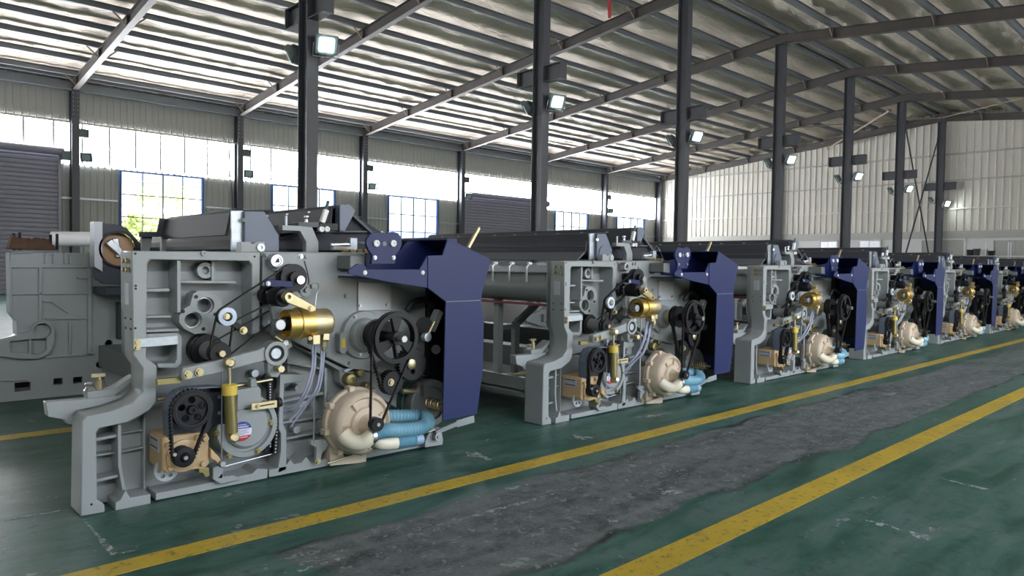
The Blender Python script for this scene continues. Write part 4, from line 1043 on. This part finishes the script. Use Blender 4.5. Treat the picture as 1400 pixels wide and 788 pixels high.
    ec = P(375, 483, ly); er = RP(375, 483, ly, 16.5); MB().ring(ec, er, er * .68, ly - .03, ly + .05, 36).build('lever_eye', 'casting', le, .004)
    MB().ring(ec, er * .68, er * .42, ly - .02, ly + .04, 30).build('bearing_shell', 'black_metal', le); MB().cyl((ec[0], ly + .15, ec[1]), (ec[0], ly - .025, ec[1]), er * .43, seg=24).build('pivot_pin', 'galvanised', le)
    L.prism('lever_tail', 'casting', [(364, 496), (384, 494), (384, 506), (378, 516), (368, 515), (364, 508)], ly, ly - .02, ly + .03, .005, le)
    for a, b in ((256.5, 512.5), (272, 509)): L.bolt(a, b, ly - .02, .017, .022, 'zinc_yellow', le)
    MB().cyl(pt(378, 504, ly - .02), pt(385, 505, ly - .10), .020, .019, seg=6).build('stop_bolt', 'zinc_yellow', le)
    L.prism('lever_bar', 'olive', [(215, 519), (248, 516), (248, 524), (215, 527)], ly + .02, ly + .02, ly + .05, .002, le)
    ly2 = -.17
    dm = MB().cyl(pt(314, 532, ly2), pt(317, 592, ly2), .031, seg=24).build('damper', 'olive', R)
    MB().lathe(pt(314, 532, ly2), [(-.03, .04), (.022, .04), (.026, .03)], 24, 'z').build('damper_collar', 'gauge_yellow', dm)
    MB().cyl(pt(313, 498, ly2), pt(314, 530, ly2), .010, seg=12).build('damper_rod', 'zinc_yellow', dm)
    for a, b in ((313, 496), (319, 598)):
        q = MB(); q.lathe(pt(a, b, ly2), [(-.03, .016), (-.022, .026), (.022, .026), (.03, .016)], 18); q.cyl(pt(a, b, ly2 - .02), pt(a, b, ly2 - .05), .015, seg=6); q.build('rod_end', 'brass_pale', dm)
    MB().cyl(pt(303.5, 508, -.12), pt(303, 632, -.12), .0045, seg=8).build('link_rod', 'steel', R)
    MB().lathe(pt(303, 634, -.12), [(-.02, .014), (-.012, .02), (.012, .02), (.02, .014)], 14).build('rod_joint', 'chrome', R)
    MB().cyl(pt(215, 547, .02), pt(372, 519, .02), .009, seg=10).build('cross_rod', 'zinc_yellow', R)
    # ---------------- let-off gear housing with sticker
    hc = (338, 583)
    L.prism('letoff_box', 'casting', [(322, 533), (352, 528), (355, 532), (355, 556), (340, 560), (322, 562)], -.03, -.05, .15, .006)
    L.prism('box_clip', 'casting', [(341, 530), (341, 518), (348, 516), (350, 528)], -.03, -.05, .0, .004)
    ho = L.disc('letoff_housing', 'casting', *hc, -.03, 44, [(.18, .98), (.0, .98), (-.01, .95), (-.012, .80), (.01, .78), (.01, .70), (-.012, .66), (-.02, .60), (-.02, .05)], None, 48)
    for a, b in ((370, 578), (313, 624), (352, 617), (296, 592), (362, 550)): L.bolt(a, b, -.042, .012, .018, 'olive', ho)
    sc_ = P(331, 590, -.055); rs = RP(331, 590, -.055, 13.5)
    lw = MB().prism(circ(sc_, rs, 40), -.056, -.046).build('sticker', 'label_white', ho)
    def seg_c(a0, a1): return [(sc_[0] + rs * 1.002 * math.cos(math.radians(a0 + (a1 - a0) * i / 20)), sc_[1] + rs * 1.002 * math.sin(math.radians(a0 + (a1 - a0) * i / 20))) for i in range(21)]
    MB().prism(seg_c(15, 165), -.0568, -.0555).build('sticker_band', 'label_blue', ho); MB().prism(seg_c(207, 333), -.0568, -.0555).build('sticker_band', 'label_red', ho)
    q = MB()
    rr_ = random.Random(4)
    def words(zf, x0f, x1f, h):
        x = x0f
        while x < x1f:
            w = rr_.uniform(.06, .16); q.box(sc_[0] + rs * x, sc_[0] + rs * min(x + w, x1f), -.0575, -.0565, sc_[1] + rs * zf, sc_[1] + rs * (zf + h)); x += w + .05
    words(.62, -.42, .42, .09); words(.36, -.62, .62, .16); words(-.66, -.55, .55, .09); q.build('sticker_lettering', 'label_white', ho, 0, 0)
    q = MB(); words(.08, -.7, .7, .05); words(-.06, -.75, .5, .05); words(-.20, -.7, .7, .05); words(-.33, -.66, .3, .05); q.build('sticker_print', 'label_blue', ho, 0, 0)
    # slotted bar and roller chain
    L.prism('slotted_bar', 'brass_pale', [(343, 552), (378, 547), (378, 557), (343, 561)], -.09, -.10, -.085, .002, None)
    MB().prism(PL([(352, 555.3), (375, 551.3), (375, 553), (352, 557)], -.1), -.1025, -.099).build('slot', 'rubber', R); L.bolt(352, 556, -.10, .010, .01, 'zinc_yellow')
    MB().cyl(pt(379, 551, -.06), pt(384, 550, -.06), .026, seg=18).build('bar_knob', 'rubber', R)
    q = MB(); qp = MB()
    for (xa, ya, xb, yb) in ((383, 512, 375, 618), (368, 525, 368, 610)):
        for k in range(24):
            t = k / 23; px, py_ = xa + (xb - xa) * t, ya + (yb - ya) * t; a, c = P(px, py_, .03)
            q.box(a - .009, a + .009, .018, .024, c - .010, c + .010); q.box(a - .009, a + .009, .04, .046, c - .010, c + .010)
            qp.cyl((a, .014, c), (a, .05, c), .0052, seg=6)
    q.build('roller_chain', 'black_metal', R); qp.build('chain_pins', 'plate_light', R); R.children[-1].name = 'chain_pin_row'
    L.disc('chain_sprocket', 'black_metal', 372, 521, .05, 12, [(.04, 1), (.0, 1), (0, .3)], None, 20); L.disc('chain_sprocket', 'black_metal', 370, 612, .05, 9, [(.04, 1), (.0, 1), (0, .3)], None, 20)
    L.disc('round_plug', 'galvanised', 349, 511, .10, 5, [(.04, 1), (0, 1)], None, 16)

    # ---------------- let-off motor gearbox, large pulley, belt guard
    gy = -.10
    gbx = L.prism('gearbox', 'tan', [(222, 601), (226, 597), (280, 591), (285, 595), (287, 633), (282, 640), (226, 647), (222, 643)], gy, gy, gy + .22, .008)
    L.prism('gearbox_top', 'tan', [(230, 600), (240, 588), (270, 584), (280, 591), (280, 597), (232, 603)], gy + .06, gy + .05, gy + .18, .006, gbx)
    L.disc('gearbox_flange', 'tan', 250, 623, gy, 22, [(.02, 1), (-.012, 1), (-.016, .9), (-.016, .6)], gbx, 36)
    for a, b in ((229, 609), (233, 640), (278, 634), (270, 598), (281, 600)): L.disc('gearbox_boss', 'tan', a, b, gy - .005, 3.8, [(.02, 1), (-.012, 1)], gbx, 14)
    xg = P(222, 620, gy)[0]; MB().box(xg - .004, xg + .002, gy + .05, gy + .19, .27, .34).build('data_plate', 'plate_light', gbx, .002)
    for z in (.285, .325): MB().box(xg - .0055, xg - .003, gy + .065, gy + .175, z, z + .006).build('data_plate_line', 'rubber', gbx)
    L.prism('gearbox_arm', 'tan', [(286, 612), (290, 616), (301, 628), (304, 636), (299, 639), (293, 630), (286, 627)], gy, gy - .02, gy + .02, .005, gbx)
    L.prism('gearbox_foot', 'olive', [(270, 640), (284, 638), (285, 650), (279, 652), (275, 646), (270, 646)], gy + .02, gy, gy + .08, .003, gbx)
    sp_c = P(250, 624, -.15); sr = RP(250, 624, -.15, 13.5)
    spu = MB().lathe((sp_c[0], -.15, sp_c[1]), [(.03, sr), (.022, sr * .92), (-.022, sr * .92), (-.026, sr * 1.05), (-.03, sr), (-.032, sr * .5), (-.045, sr * .3)], 32).build('motor_pulley', 'black_metal', R)
    MB().cyl((sp_c[0], -.19, sp_c[1]), (sp_c[0], -.198, sp_c[1]), .010, seg=10).build('centre_screw', 'steel', spu); L.disc('set_screw', 'chrome', 239, 622, -.182, 2.4, [(.01, 1), (-.004, 1)], spu, 10)
    lp = P(261, 560, -.15); lr_ = RP(261, 560, -.15, 26)
    holes = [circ((lp[0] + lr_ * .52 * math.cos(.3 + k * 2 * PI / 5), lp[1] + lr_ * .52 * math.sin(.3 + k * 2 * PI / 5)), lr_ * .19, 16) for k in range(5)]
    big = MB().prism([circ(lp, lr_ * .95, 44)] + holes, -.16, -.145).build('letoff_pulley', 'black_metal', R)
    MB().ring(lp, lr_, lr_ * .84, -.178, -.125, 44).build('pulley_rim', 'black_metal', big); MB().lathe((lp[0], -.15, lp[1]), [(.05, lr_ * .26), (-.02, lr_ * .26), (-.03, lr_ * .2), (-.03, lr_ * .1), (-.02, lr_ * .08)], 20).build('pulley_hub', 'black_metal', big)
    MB().ring(lp, lr_ * .84, lr_ * .80, -.176, -.170, 44).build('rim_edge', 'dark_guard', big)
    belt(lp, lr_, sp_c, sr * .95, -.15, .04, .006, .018).build('toothed_belt', 'rubber', R)
    gp = [(224, 596), (222, 560), (226, 545), (236, 533), (252, 528), (284, 526), (303, 527), (306, 530), (306, 580), (290, 580), (280, 597)]
    gd_ = L.prism('belt_guard', 'dark_guard', gp, -.06, -.07, -.055, .002)
    go = PL(gp[:9], -.06); q = MB()
    for a, b in zip(go, go[1:]):
        q.add([(a[0], -.14, a[1]), (b[0], -.14, b[1]), (b[0], -.058, b[1]), (a[0], -.058, a[1])], [(0, 1, 2, 3)])
        c = Vector((P(262, 560, -.06))); a2 = Vector(a) + (c - Vector(a)).normalized() * .008; b2 = Vector(b) + (c - Vector(b)).normalized() * .008
        q.add([(a2[0], -.14, a2[1]), (b2[0], -.14, b2[1]), (b2[0], -.058, b2[1]), (a2[0], -.058, a2[1]), (a[0], -.14, a[1]), (b[0], -.14, b[1])], [(3, 2, 1, 0), (4, 5, 1, 0)])
    q.build('guard_return', 'bracket_blue', gd_)
    for a, b in ((300, 543), (300, 565)): L.bolt(a, b, -.07, .008, .008, 'steel', gd_)
    cw = P(227, 642, -.02); cr = RP(227, 642, -.02, 16)
    MB().prism([circ(cw, cr, 32)] + [circ((cw[0] + cr * .6 * math.cos(k * PI / 3), cw[1] + cr * .6 * math.sin(k * PI / 3)), cr * .17, 12) for k in range(6)], -.03, -.015).build('perforated_wheel', 'plate_light', R)
    MB().cyl((cw[0], -.02, cw[1]), (cw[0], .15, cw[1]), .02, seg=12).build('wheel_shaft', 'steel', R)
    L.prism('pivot_stand', 'casting', [(290, 655), (290, 640), (298, 636), (304, 640), (304, 652), (318, 650), (330, 655), (300, 662)], -.02, -.03, .06, .004)
    MB().cyl(pt(300, 640, .04), pt(372, 621, .04), .004, seg=8).build('brake_wire', 'steel', R)

    # ---------------- things above the frame
    bb = L.prism('harness_bracket', 'bracket_blue', [(333, 289), (360, 289.5), (380, 322), (380, 344), (333, 344)], .245, .23, .26, .003)
    L.prism('bracket_flange', 'galvanised', [(318, 288), (334, 288), (334, 344), (318, 344)], .245, .26, .275, .002, bb); MB().cyl(pt(334, 301, .235), pt(334, 301, .22), .012, seg=10).build('bolt', 'chrome', bb)
    MB().lathe((P(359, 330, .225)[0], .225, P(359, 332, .225)[1]), [(.01, .085), (-.004, .085)], 36).build('bracket_disc', 'bracket_blue', bb)
    cl = L.prism('cable_clamp', 'casting', [(327, 331), (341, 331), (343, 334), (350, 331), (360, 331), (360, 345), (327, 345)], .12, .10, .16, .003); L.disc('clamp_screw', 'galvanised', 356, 338.5, .10, 5.5, [(.02, 1), (-.012, 1), (-.012, .4), (-.004, .35)], cl, 18)
    gb_ = L.prism('temple_bracket', 'casting', [(384, 308), (407, 309), (425, 311), (433.5, 331), (433.5, 346), (416.5, 346), (416.5, 331), (408, 316), (384, 315)], .2, .18, .23, .004)
    MB().cyl(pt(391, 310, .2), pt(391, 295, .2), .008, seg=10).build('stud', 'galvanised', gb_); L.prism('bracket_block', 'hood_light', [(406, 304), (434, 304), (434, 311), (406, 311)], .22, .2, .28, .003, gb_)
    MB().lathe(pt(419, 304, .24), [(0, .012), (.02, .008), (.03, .016), (.04, .014)], 14, 'z').build('knob', 'chrome', gb_)
    # little cutter head by the hood cap
    hd = L.prism('selvedge_clamp', 'black_metal', [(433, 306), (458, 306), (458, 316), (434, 316), (431, 311)], .24, .20, .30, .003)
    for a in (439, 446.5): L.disc('clamp_roller', 'white', a, 313.5, .2, 3.8, [(.02, 1), (-.012, 1), (-.012, .5), (-.006, .4)], hd, 18)
    q = MB(); q.bar(pt(440, 305, .22), pt(446, 287, .22), .03, .03, (0, 1, 0)); q.build('clamp_lever', 'white', hd, .004); MB().cyl(pt(445, 288, .22), pt(449, 275, .22), .010, seg=10).build('lever_tip', 'gear_green', hd)
    # yarn fittings on the casting top (chrome block, brass couplings)
    ft = MB().box(P(452, 340, .1)[0], P(476, 340, .1)[0], .06, .10, 1.33, 1.355).cyl(pt(452, 335, .08), pt(480, 334, .08), .012, seg=10).build('weft_fitting', 'chrome', R, .003)
    q = MB(); xx = P(477, 335, .08)[0]; q.box(xx, xx + .05, .06, .10, 1.31, 1.41); q.build('fitting_block', 'galvanised', ft, .004)
    for k, a in enumerate((468, 478, 488, 498)): MB().cyl(pt(a, 344, .05), pt(a + 6, 344, .05), .016, seg=6).build('coupling', ('brass', 'brass_pale', 'zinc_yellow', 'brass')[k], ft)
    for a in (365, 379, 411): L.bolt(a, 351 if a != 379 else 374, .02, .012, .014, 'steel')
    L.disc('top_plug', 'casting', 278, 346.5, .0, 3.6, [(.01, 1), (-.012, 1), (-.012, .5), (-.006, .4)], None, 18)

    # ---------------- long parts across the loom (towards the far side)
    W = 3.55
    hx = 1.61
    prof = [(hx - .07, 1.625), (hx + .0, 1.64), (hx + .05, 1.60), (hx - .03, 1.46), (hx - .07, 1.46)]
    capg = MB().prism(prof, .28, .34).build('hood_cap', 'bracket_blue', R, .003)
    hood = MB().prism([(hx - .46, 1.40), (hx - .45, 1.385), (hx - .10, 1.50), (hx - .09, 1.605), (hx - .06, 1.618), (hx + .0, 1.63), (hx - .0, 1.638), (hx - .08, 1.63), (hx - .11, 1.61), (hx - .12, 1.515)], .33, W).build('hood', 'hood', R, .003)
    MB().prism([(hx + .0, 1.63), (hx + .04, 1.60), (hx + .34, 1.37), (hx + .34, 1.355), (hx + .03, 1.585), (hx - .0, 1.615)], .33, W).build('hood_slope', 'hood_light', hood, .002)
    MB().prism([(hx - .50, 1.33), (hx + .30, 1.33), (hx + .30, 1.345), (hx - .12, 1.45), (hx - .46, 1.40), (hx - .50, 1.36)], .34, W - .05).build('hood_base', 'hood', hood, .003)
    L.prism('hood_end', 'hood', [(382, 345), (382, 318), (434, 317), (459, 316), (482, 293), (547, 335), (547, 345)], .38, .37, .385, .002, hood)
    L.prism('hood_end_ledge', 'hood_light', [(382, 317), (459, 315.5), (500, 316), (500, 318), (459, 318), (382, 319.5)], .35, .33, .37, .002, hood)
    L.prism('hood_end_band', 'hood_light', [(382, 330), (545, 331), (545, 343), (382, 343)], .36, .355, .372, .002, hood)
    q = MB(); q.tube([(hx + .25, .34, 1.40), (hx + .27, .30, 1.47), (hx + .33, .30, 1.42), (hx + .37, .28, 1.33)], .006, 6); q.build('thread_hook', 'chrome', hood)
    for k in range(9): MB().box(hx - .112, hx - .10, .6 + .33 * k, .64 + .33 * k, 1.56, 1.60).build('hood_clip', 'steel', hood, .002)
    # back-rest roller pair and guide rails on the warp side
    MB().cyl((.36, .18, 1.07), (.36, W, 1.07), .125, seg=40).build('back_rest_roller', 'tube_grey', R)
    MB().box(.30, .40, .18, W, .915, .935).build('lower_rail', 'red_wire', R, .002)
    MB().box(.28, .33, .18, W, 1.195, 1.255).build('guide_rail', 'steel', R, .004)
    MB().prism([(.66, 1.305), (.68, 1.30), (.78, 1.375), (.77, 1.385)], .27, W).build('warp_cover', 'hood_light', R, .004)  # paler grey: light caught by this sloping plane is put into the colour
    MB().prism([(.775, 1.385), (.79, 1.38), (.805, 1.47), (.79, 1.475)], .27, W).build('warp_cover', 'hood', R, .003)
    MB().prism([(.778, 1.430), (.800, 1.430), (.800, 1.438), (.776, 1.438)], .27, W).build('warp_cover_edge', 'hood_light', R, .002)
    MB().prism([(.80, 1.465), (.83, 1.54), (.86, 1.555), (1.10, 1.57), (1.10, 1.56), (.86, 1.54), (.845, 1.53), (.815, 1.46)], .30, W).build('warp_cover', 'hood', R, .003)
    pc_ = MB().prism([(.80, 1.40), (.815, 1.47), (.83, 1.54), (.86, 1.555), (1.10, 1.57), (1.10, 1.56), (.86, 1.54), (.845, 1.53), (.83, 1.46), (.815, 1.40)], .30, 1.45).build('short_cover', 'hood', R, .003)
    L.prism('cover_end_plate', 'dark_guard', [(218, 298), (240, 301), (256, 304), (246, 312), (236, 318), (228, 328), (224, 324), (190, 324), (190, 317), (214, 317)], 1.45, 1.44, 1.46, .003, pc_)
    L.prism('cover_end_leg', 'casting_dark', [(192, 322), (208, 322), (203, 345), (194, 345)], 1.5, 1.48, 1.52, .003, pc_); L.prism('cover_end_leg', 'casting_dark', [(220, 326), (226, 326), (226, 345), (220, 345)], 1.5, 1.48, 1.52, .003, pc_)
    for k in range(12):
        y = .43 + .215 * k; q = MB(); q.tube([(.25, y, 1.265), (.215, y, 1.24), (.22, y, 1.12), (.25, y, 1.10)], .010, 8); q.build('rail_handle', 'galvanised', R)
        MB().cyl((.27, y, 1.27), (.23, y, 1.27), .014, seg=10).build('handle_screw', 'white', R)
    MB().box(.05, .55, .2, W, .20, .24).box(.05, .07, .2, W, .22, .34).build('lower_beam', 'tube_grey', R, .004)
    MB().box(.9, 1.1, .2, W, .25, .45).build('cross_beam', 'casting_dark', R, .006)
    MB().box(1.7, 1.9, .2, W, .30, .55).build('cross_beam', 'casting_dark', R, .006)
    MB().cyl((1.75, .2, .95), (1.75, W, .95), .10, seg=28).build('cloth_roller', 'tube_grey', R)
    for y in (.93, 2.2):
        MB().box(.36, .42, y, y + .07, .22, .96).build('support_post', 'casting', R, .004)
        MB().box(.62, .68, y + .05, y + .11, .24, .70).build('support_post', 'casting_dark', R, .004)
        MB().bar((.40, y + .06, .68), (.66, y + .08, .68), .05, .04).build('support_tie', 'casting_dark', R, .003)
        MB().bar((.64, y + .08, .69), (.95, y + .08, .90), .05, .06).build('support_strut', 'casting_dark', R, .003)
    # far side frame: web with raised ribs, slots, swing arm
    far_out = PL(OUT + [(480, 345), (600, 346), (600, 607)], 0); far_out[0] = (far_out[0][0], .004); far_out[-1] = (far_out[-1][0], .004)
    def fr_(a, b): return P(a, b, W)
    slots = [[fr_(73, 527), fr_(73, 518), fr_(86, 517), fr_(86, 526)], [fr_(100, 525), fr_(100, 516), fr_(113, 515), fr_(113, 524)], circ(fr_(149, 470), .035, 16), circ(fr_(136, 499), .03, 16), [fr_(20, 536), fr_(20, 524), fr_(42, 522), fr_(42, 534)]]
    ff = MB().prism([far_out] + slots, W, W + .05).build('far_frame', 'casting', R, .004)
    MB().prism(far_out, W + .19, W + .2).build('slot_shade_plate', 'casting_dark', ff)  # plate added behind the web to keep the slots dark
    q = MB(); orim = far_out
    for a, b in zip(orim[:9], orim[1:9]):
        d = Vector((b[0] - a[0], b[1] - a[1])).normalized(); n_ = Vector((d.y, -d.x)) * .05
        q.prism([a, b, (b[0] + n_.x, b[1] + n_.y), (a[0] + n_.x, a[1] + n_.y)], W + .04, W + .2)
    q.build('far_frame_rim', 'casting', ff)
    for p0, p1, t in [((14, 365), (122, 365), 3), ((14, 402), (122, 401), 3), ((62, 436), (122, 435), 3), ((62, 489), (128, 484), 3), ((14, 365), (14, 430), 3), ((55, 365), (55, 436), 4), ((122, 345), (122, 486), 5),
                      ((70, 412), (93, 428), 2.5), ((58, 412), (70, 412), 2.5), ((15, 346), (45, 345), 2), ((15, 346), (15, 356), 2), ((62, 347), (73, 347), 2), ((62, 347), (62, 361), 2), ((73, 347), (73, 361), 2), ((88, 347), (88, 361), 2), ((95, 347), (95, 361), 2), ((95, 440), (95, 486), 2.5), ((105, 380), (122, 380), 2.5), ((0, 520), (36, 520), 2.5)]:
        L.strip('far_rib', 'casting', p0, p1, t, W, W - .02, W + .01, ff)
    sw = MB().prism([[fr_(*p) for p in [(0, 463), (40, 453), (45, 443), (55, 438), (66, 440), (72, 450), (72, 470), (66, 482), (50, 490), (25, 490), (-30, 482), (-30, 470)]], circ(fr_(56, 452), RP(56, 452, W, 10.5), 24), [fr_(*p) for p in [(12, 466), (38, 463), (38, 482), (12, 481)]], [fr_(*p) for p in [(41, 463), (62, 462), (62, 478), (52, 484), (41, 484)]]], W - .06, W).build('swing_arm', 'casting', ff, .005)
    MB().box(fr_(160, 400)[0] - .2, fr_(160, 400)[0] + .2, W - .4, W, .93, 1.0).build('inner_strut', 'dark_guard', ff, .004)
    MB().box(fr_(158, 470)[0], fr_(166, 470)[0], W - .1, W, .5, .85).build('inner_post', 'dark_guard', ff, .004)
    MB().prism([fr_(*p) for p in [(140, 480), (158, 478), (172, 492), (182, 515), (182, 535), (150, 538), (140, 520)]], W - .08, W).build('inner_bracket', 'casting', ff, .006)
    # drum guard with wooden disc at the far end
    Y3 = 3.2
    dg_o = PL([(128, 304), (160, 308), (172, 312), (192, 335), (198, 352), (198, 392), (140, 388), (128, 380)], Y3); dcc = P(161, 341, Y3); dr = RP(161, 341, Y3, 23)
    dg = MB().prism([dg_o, circ(dcc, dr, 36)], Y3 - .03, Y3 + .02).build('drum_guard', 'dark_guard', R, .003)
    L.prism('drum_guard_edge', 'plate_light', [(128, 303), (139, 303), (139, 372), (128, 365)], Y3 - .03, Y3 - .06, Y3 + .1, .003, dg)
    MB().lathe((dcc[0], Y3 + .03, dcc[1]), [(.03, dr), (0, dr), (-.004, dr * .95), (-.004, .02)], 40).build('drum_disc', 'wood_disc', dg); MB().ring(dcc, dr * 1.1, dr * .98, Y3 - .06, Y3 - .02, 40).build('drum_ring', 'black_metal', dg)
    q = MB(); q.bar(pt(147, 330, Y3), pt(165, 347, Y3), .06, .09, (0, 1, 0)); q.bar(pt(157, 326, Y3), pt(162, 352, Y3), .05, .05, (0, 1, 0)); q.build('drum_mechanism', 'chrome', dg, .006)
    # hood end brackets seen over the frame top
    L.prism('inner_shield', 'bracket_blue', [(245, 345), (246, 326), (255, 315), (268, 312), (270, 345)], 2.6, 2.58, 2.62, .003)
    # warp beam pipe behind the far frame and clamp bolts on its top
    MB().cyl(pt(70, 327, W + .45), pt(135, 327, W + .45), RP(100, 327, W + .45, 10), seg=24).build('warp_pipe', 'white', R)
    for a, h_ in ((19, 23), (27, 24), (69, 21), (78, 22)): MB().cyl(pt(a, 342, W + .1), pt(a, 342 - h_, W + .1), .012, seg=8).build('clamp_bolt', 'black_metal', R)
    return R

MX = [(.84, 3.90), (3.99, 3.86), (7.20, 3.83), (10.48, 3.88), (13.90, 3.92), (17.25, 3.92), (20.55, 3.92)]
proto = make_loom()
WARP = ('back_rest_roller', 'lower_rail', 'guide_rail', 'warp_cover', 'rail_handle', 'handle_screw', 'lower_beam', 'support_')
FARP = ('short_cover', 'drum_guard', 'inner_shield', 'warp_pipe', 'clamp_bolt')
def drop(root, pre):
    for k in list(root.children):
        if k.name.startswith(pre):
            for g_ in list(k.children): bpy.data.objects.remove(g_)
            bpy.data.objects.remove(k)
for i, (x, y) in reversed(list(enumerate(MX))):
    o = proto if i == 0 else copy_tree(proto)
    o.location = (x, y, 0)
    drop(o, WARP if i == 0 else FARP)
    if i == 0:
        for k in o.children:
            if k.name.startswith('harness_bracket'): drop(k, ('bracket_disc',))
    tag(o, 'grey loom with navy guard, standing at the chalked corner mark, its beam roller missing' if i == 0 else
        'grey loom with navy guard, %s in its row from the chalked corner mark' % ORD[i], 'loom', 'looms in a row beside the yellow line')
# brown rags lying on the far frame of the first loom
q = MB(); nx, ny = 70, 26; vs = []; fs = []
xa, za = P(10, 342, 3.65); xb, _ = P(74, 342, 3.65)
for i in range(nx + 1):
    for j in range(ny + 1):
        u, v = i / nx, j / ny; e = min(u, 1 - u, v * .4, (1 - v) * .4)
        h = .01 + (.085 + .08 * noise.noise(Vector((u * 4 + 3, v * 1.5, 1))) + .02 * noise.noise(Vector((u * 11, v * 5, 4)))) * math.sin(min(1, e * 9) * PI / 2)
        vs.append((LX0 + xa + (xb - xa) * u, LY0 + 3.56 + .18 * v, za + max(.003, h)))
for i in range(nx):
    for j in range(ny): a = i * (ny + 1) + j; fs.append((a, a + ny + 1, a + ny + 2, a + 1))
q.add(vs, fs); o = q.build('oily_rag', 'rag', None, 0, 60); sd = o.modifiers.new('thick', 'SOLIDIFY'); sd.thickness = .004
tag(o, 'crumpled brown rag lying on top of the far frame of the loom', 'rag')
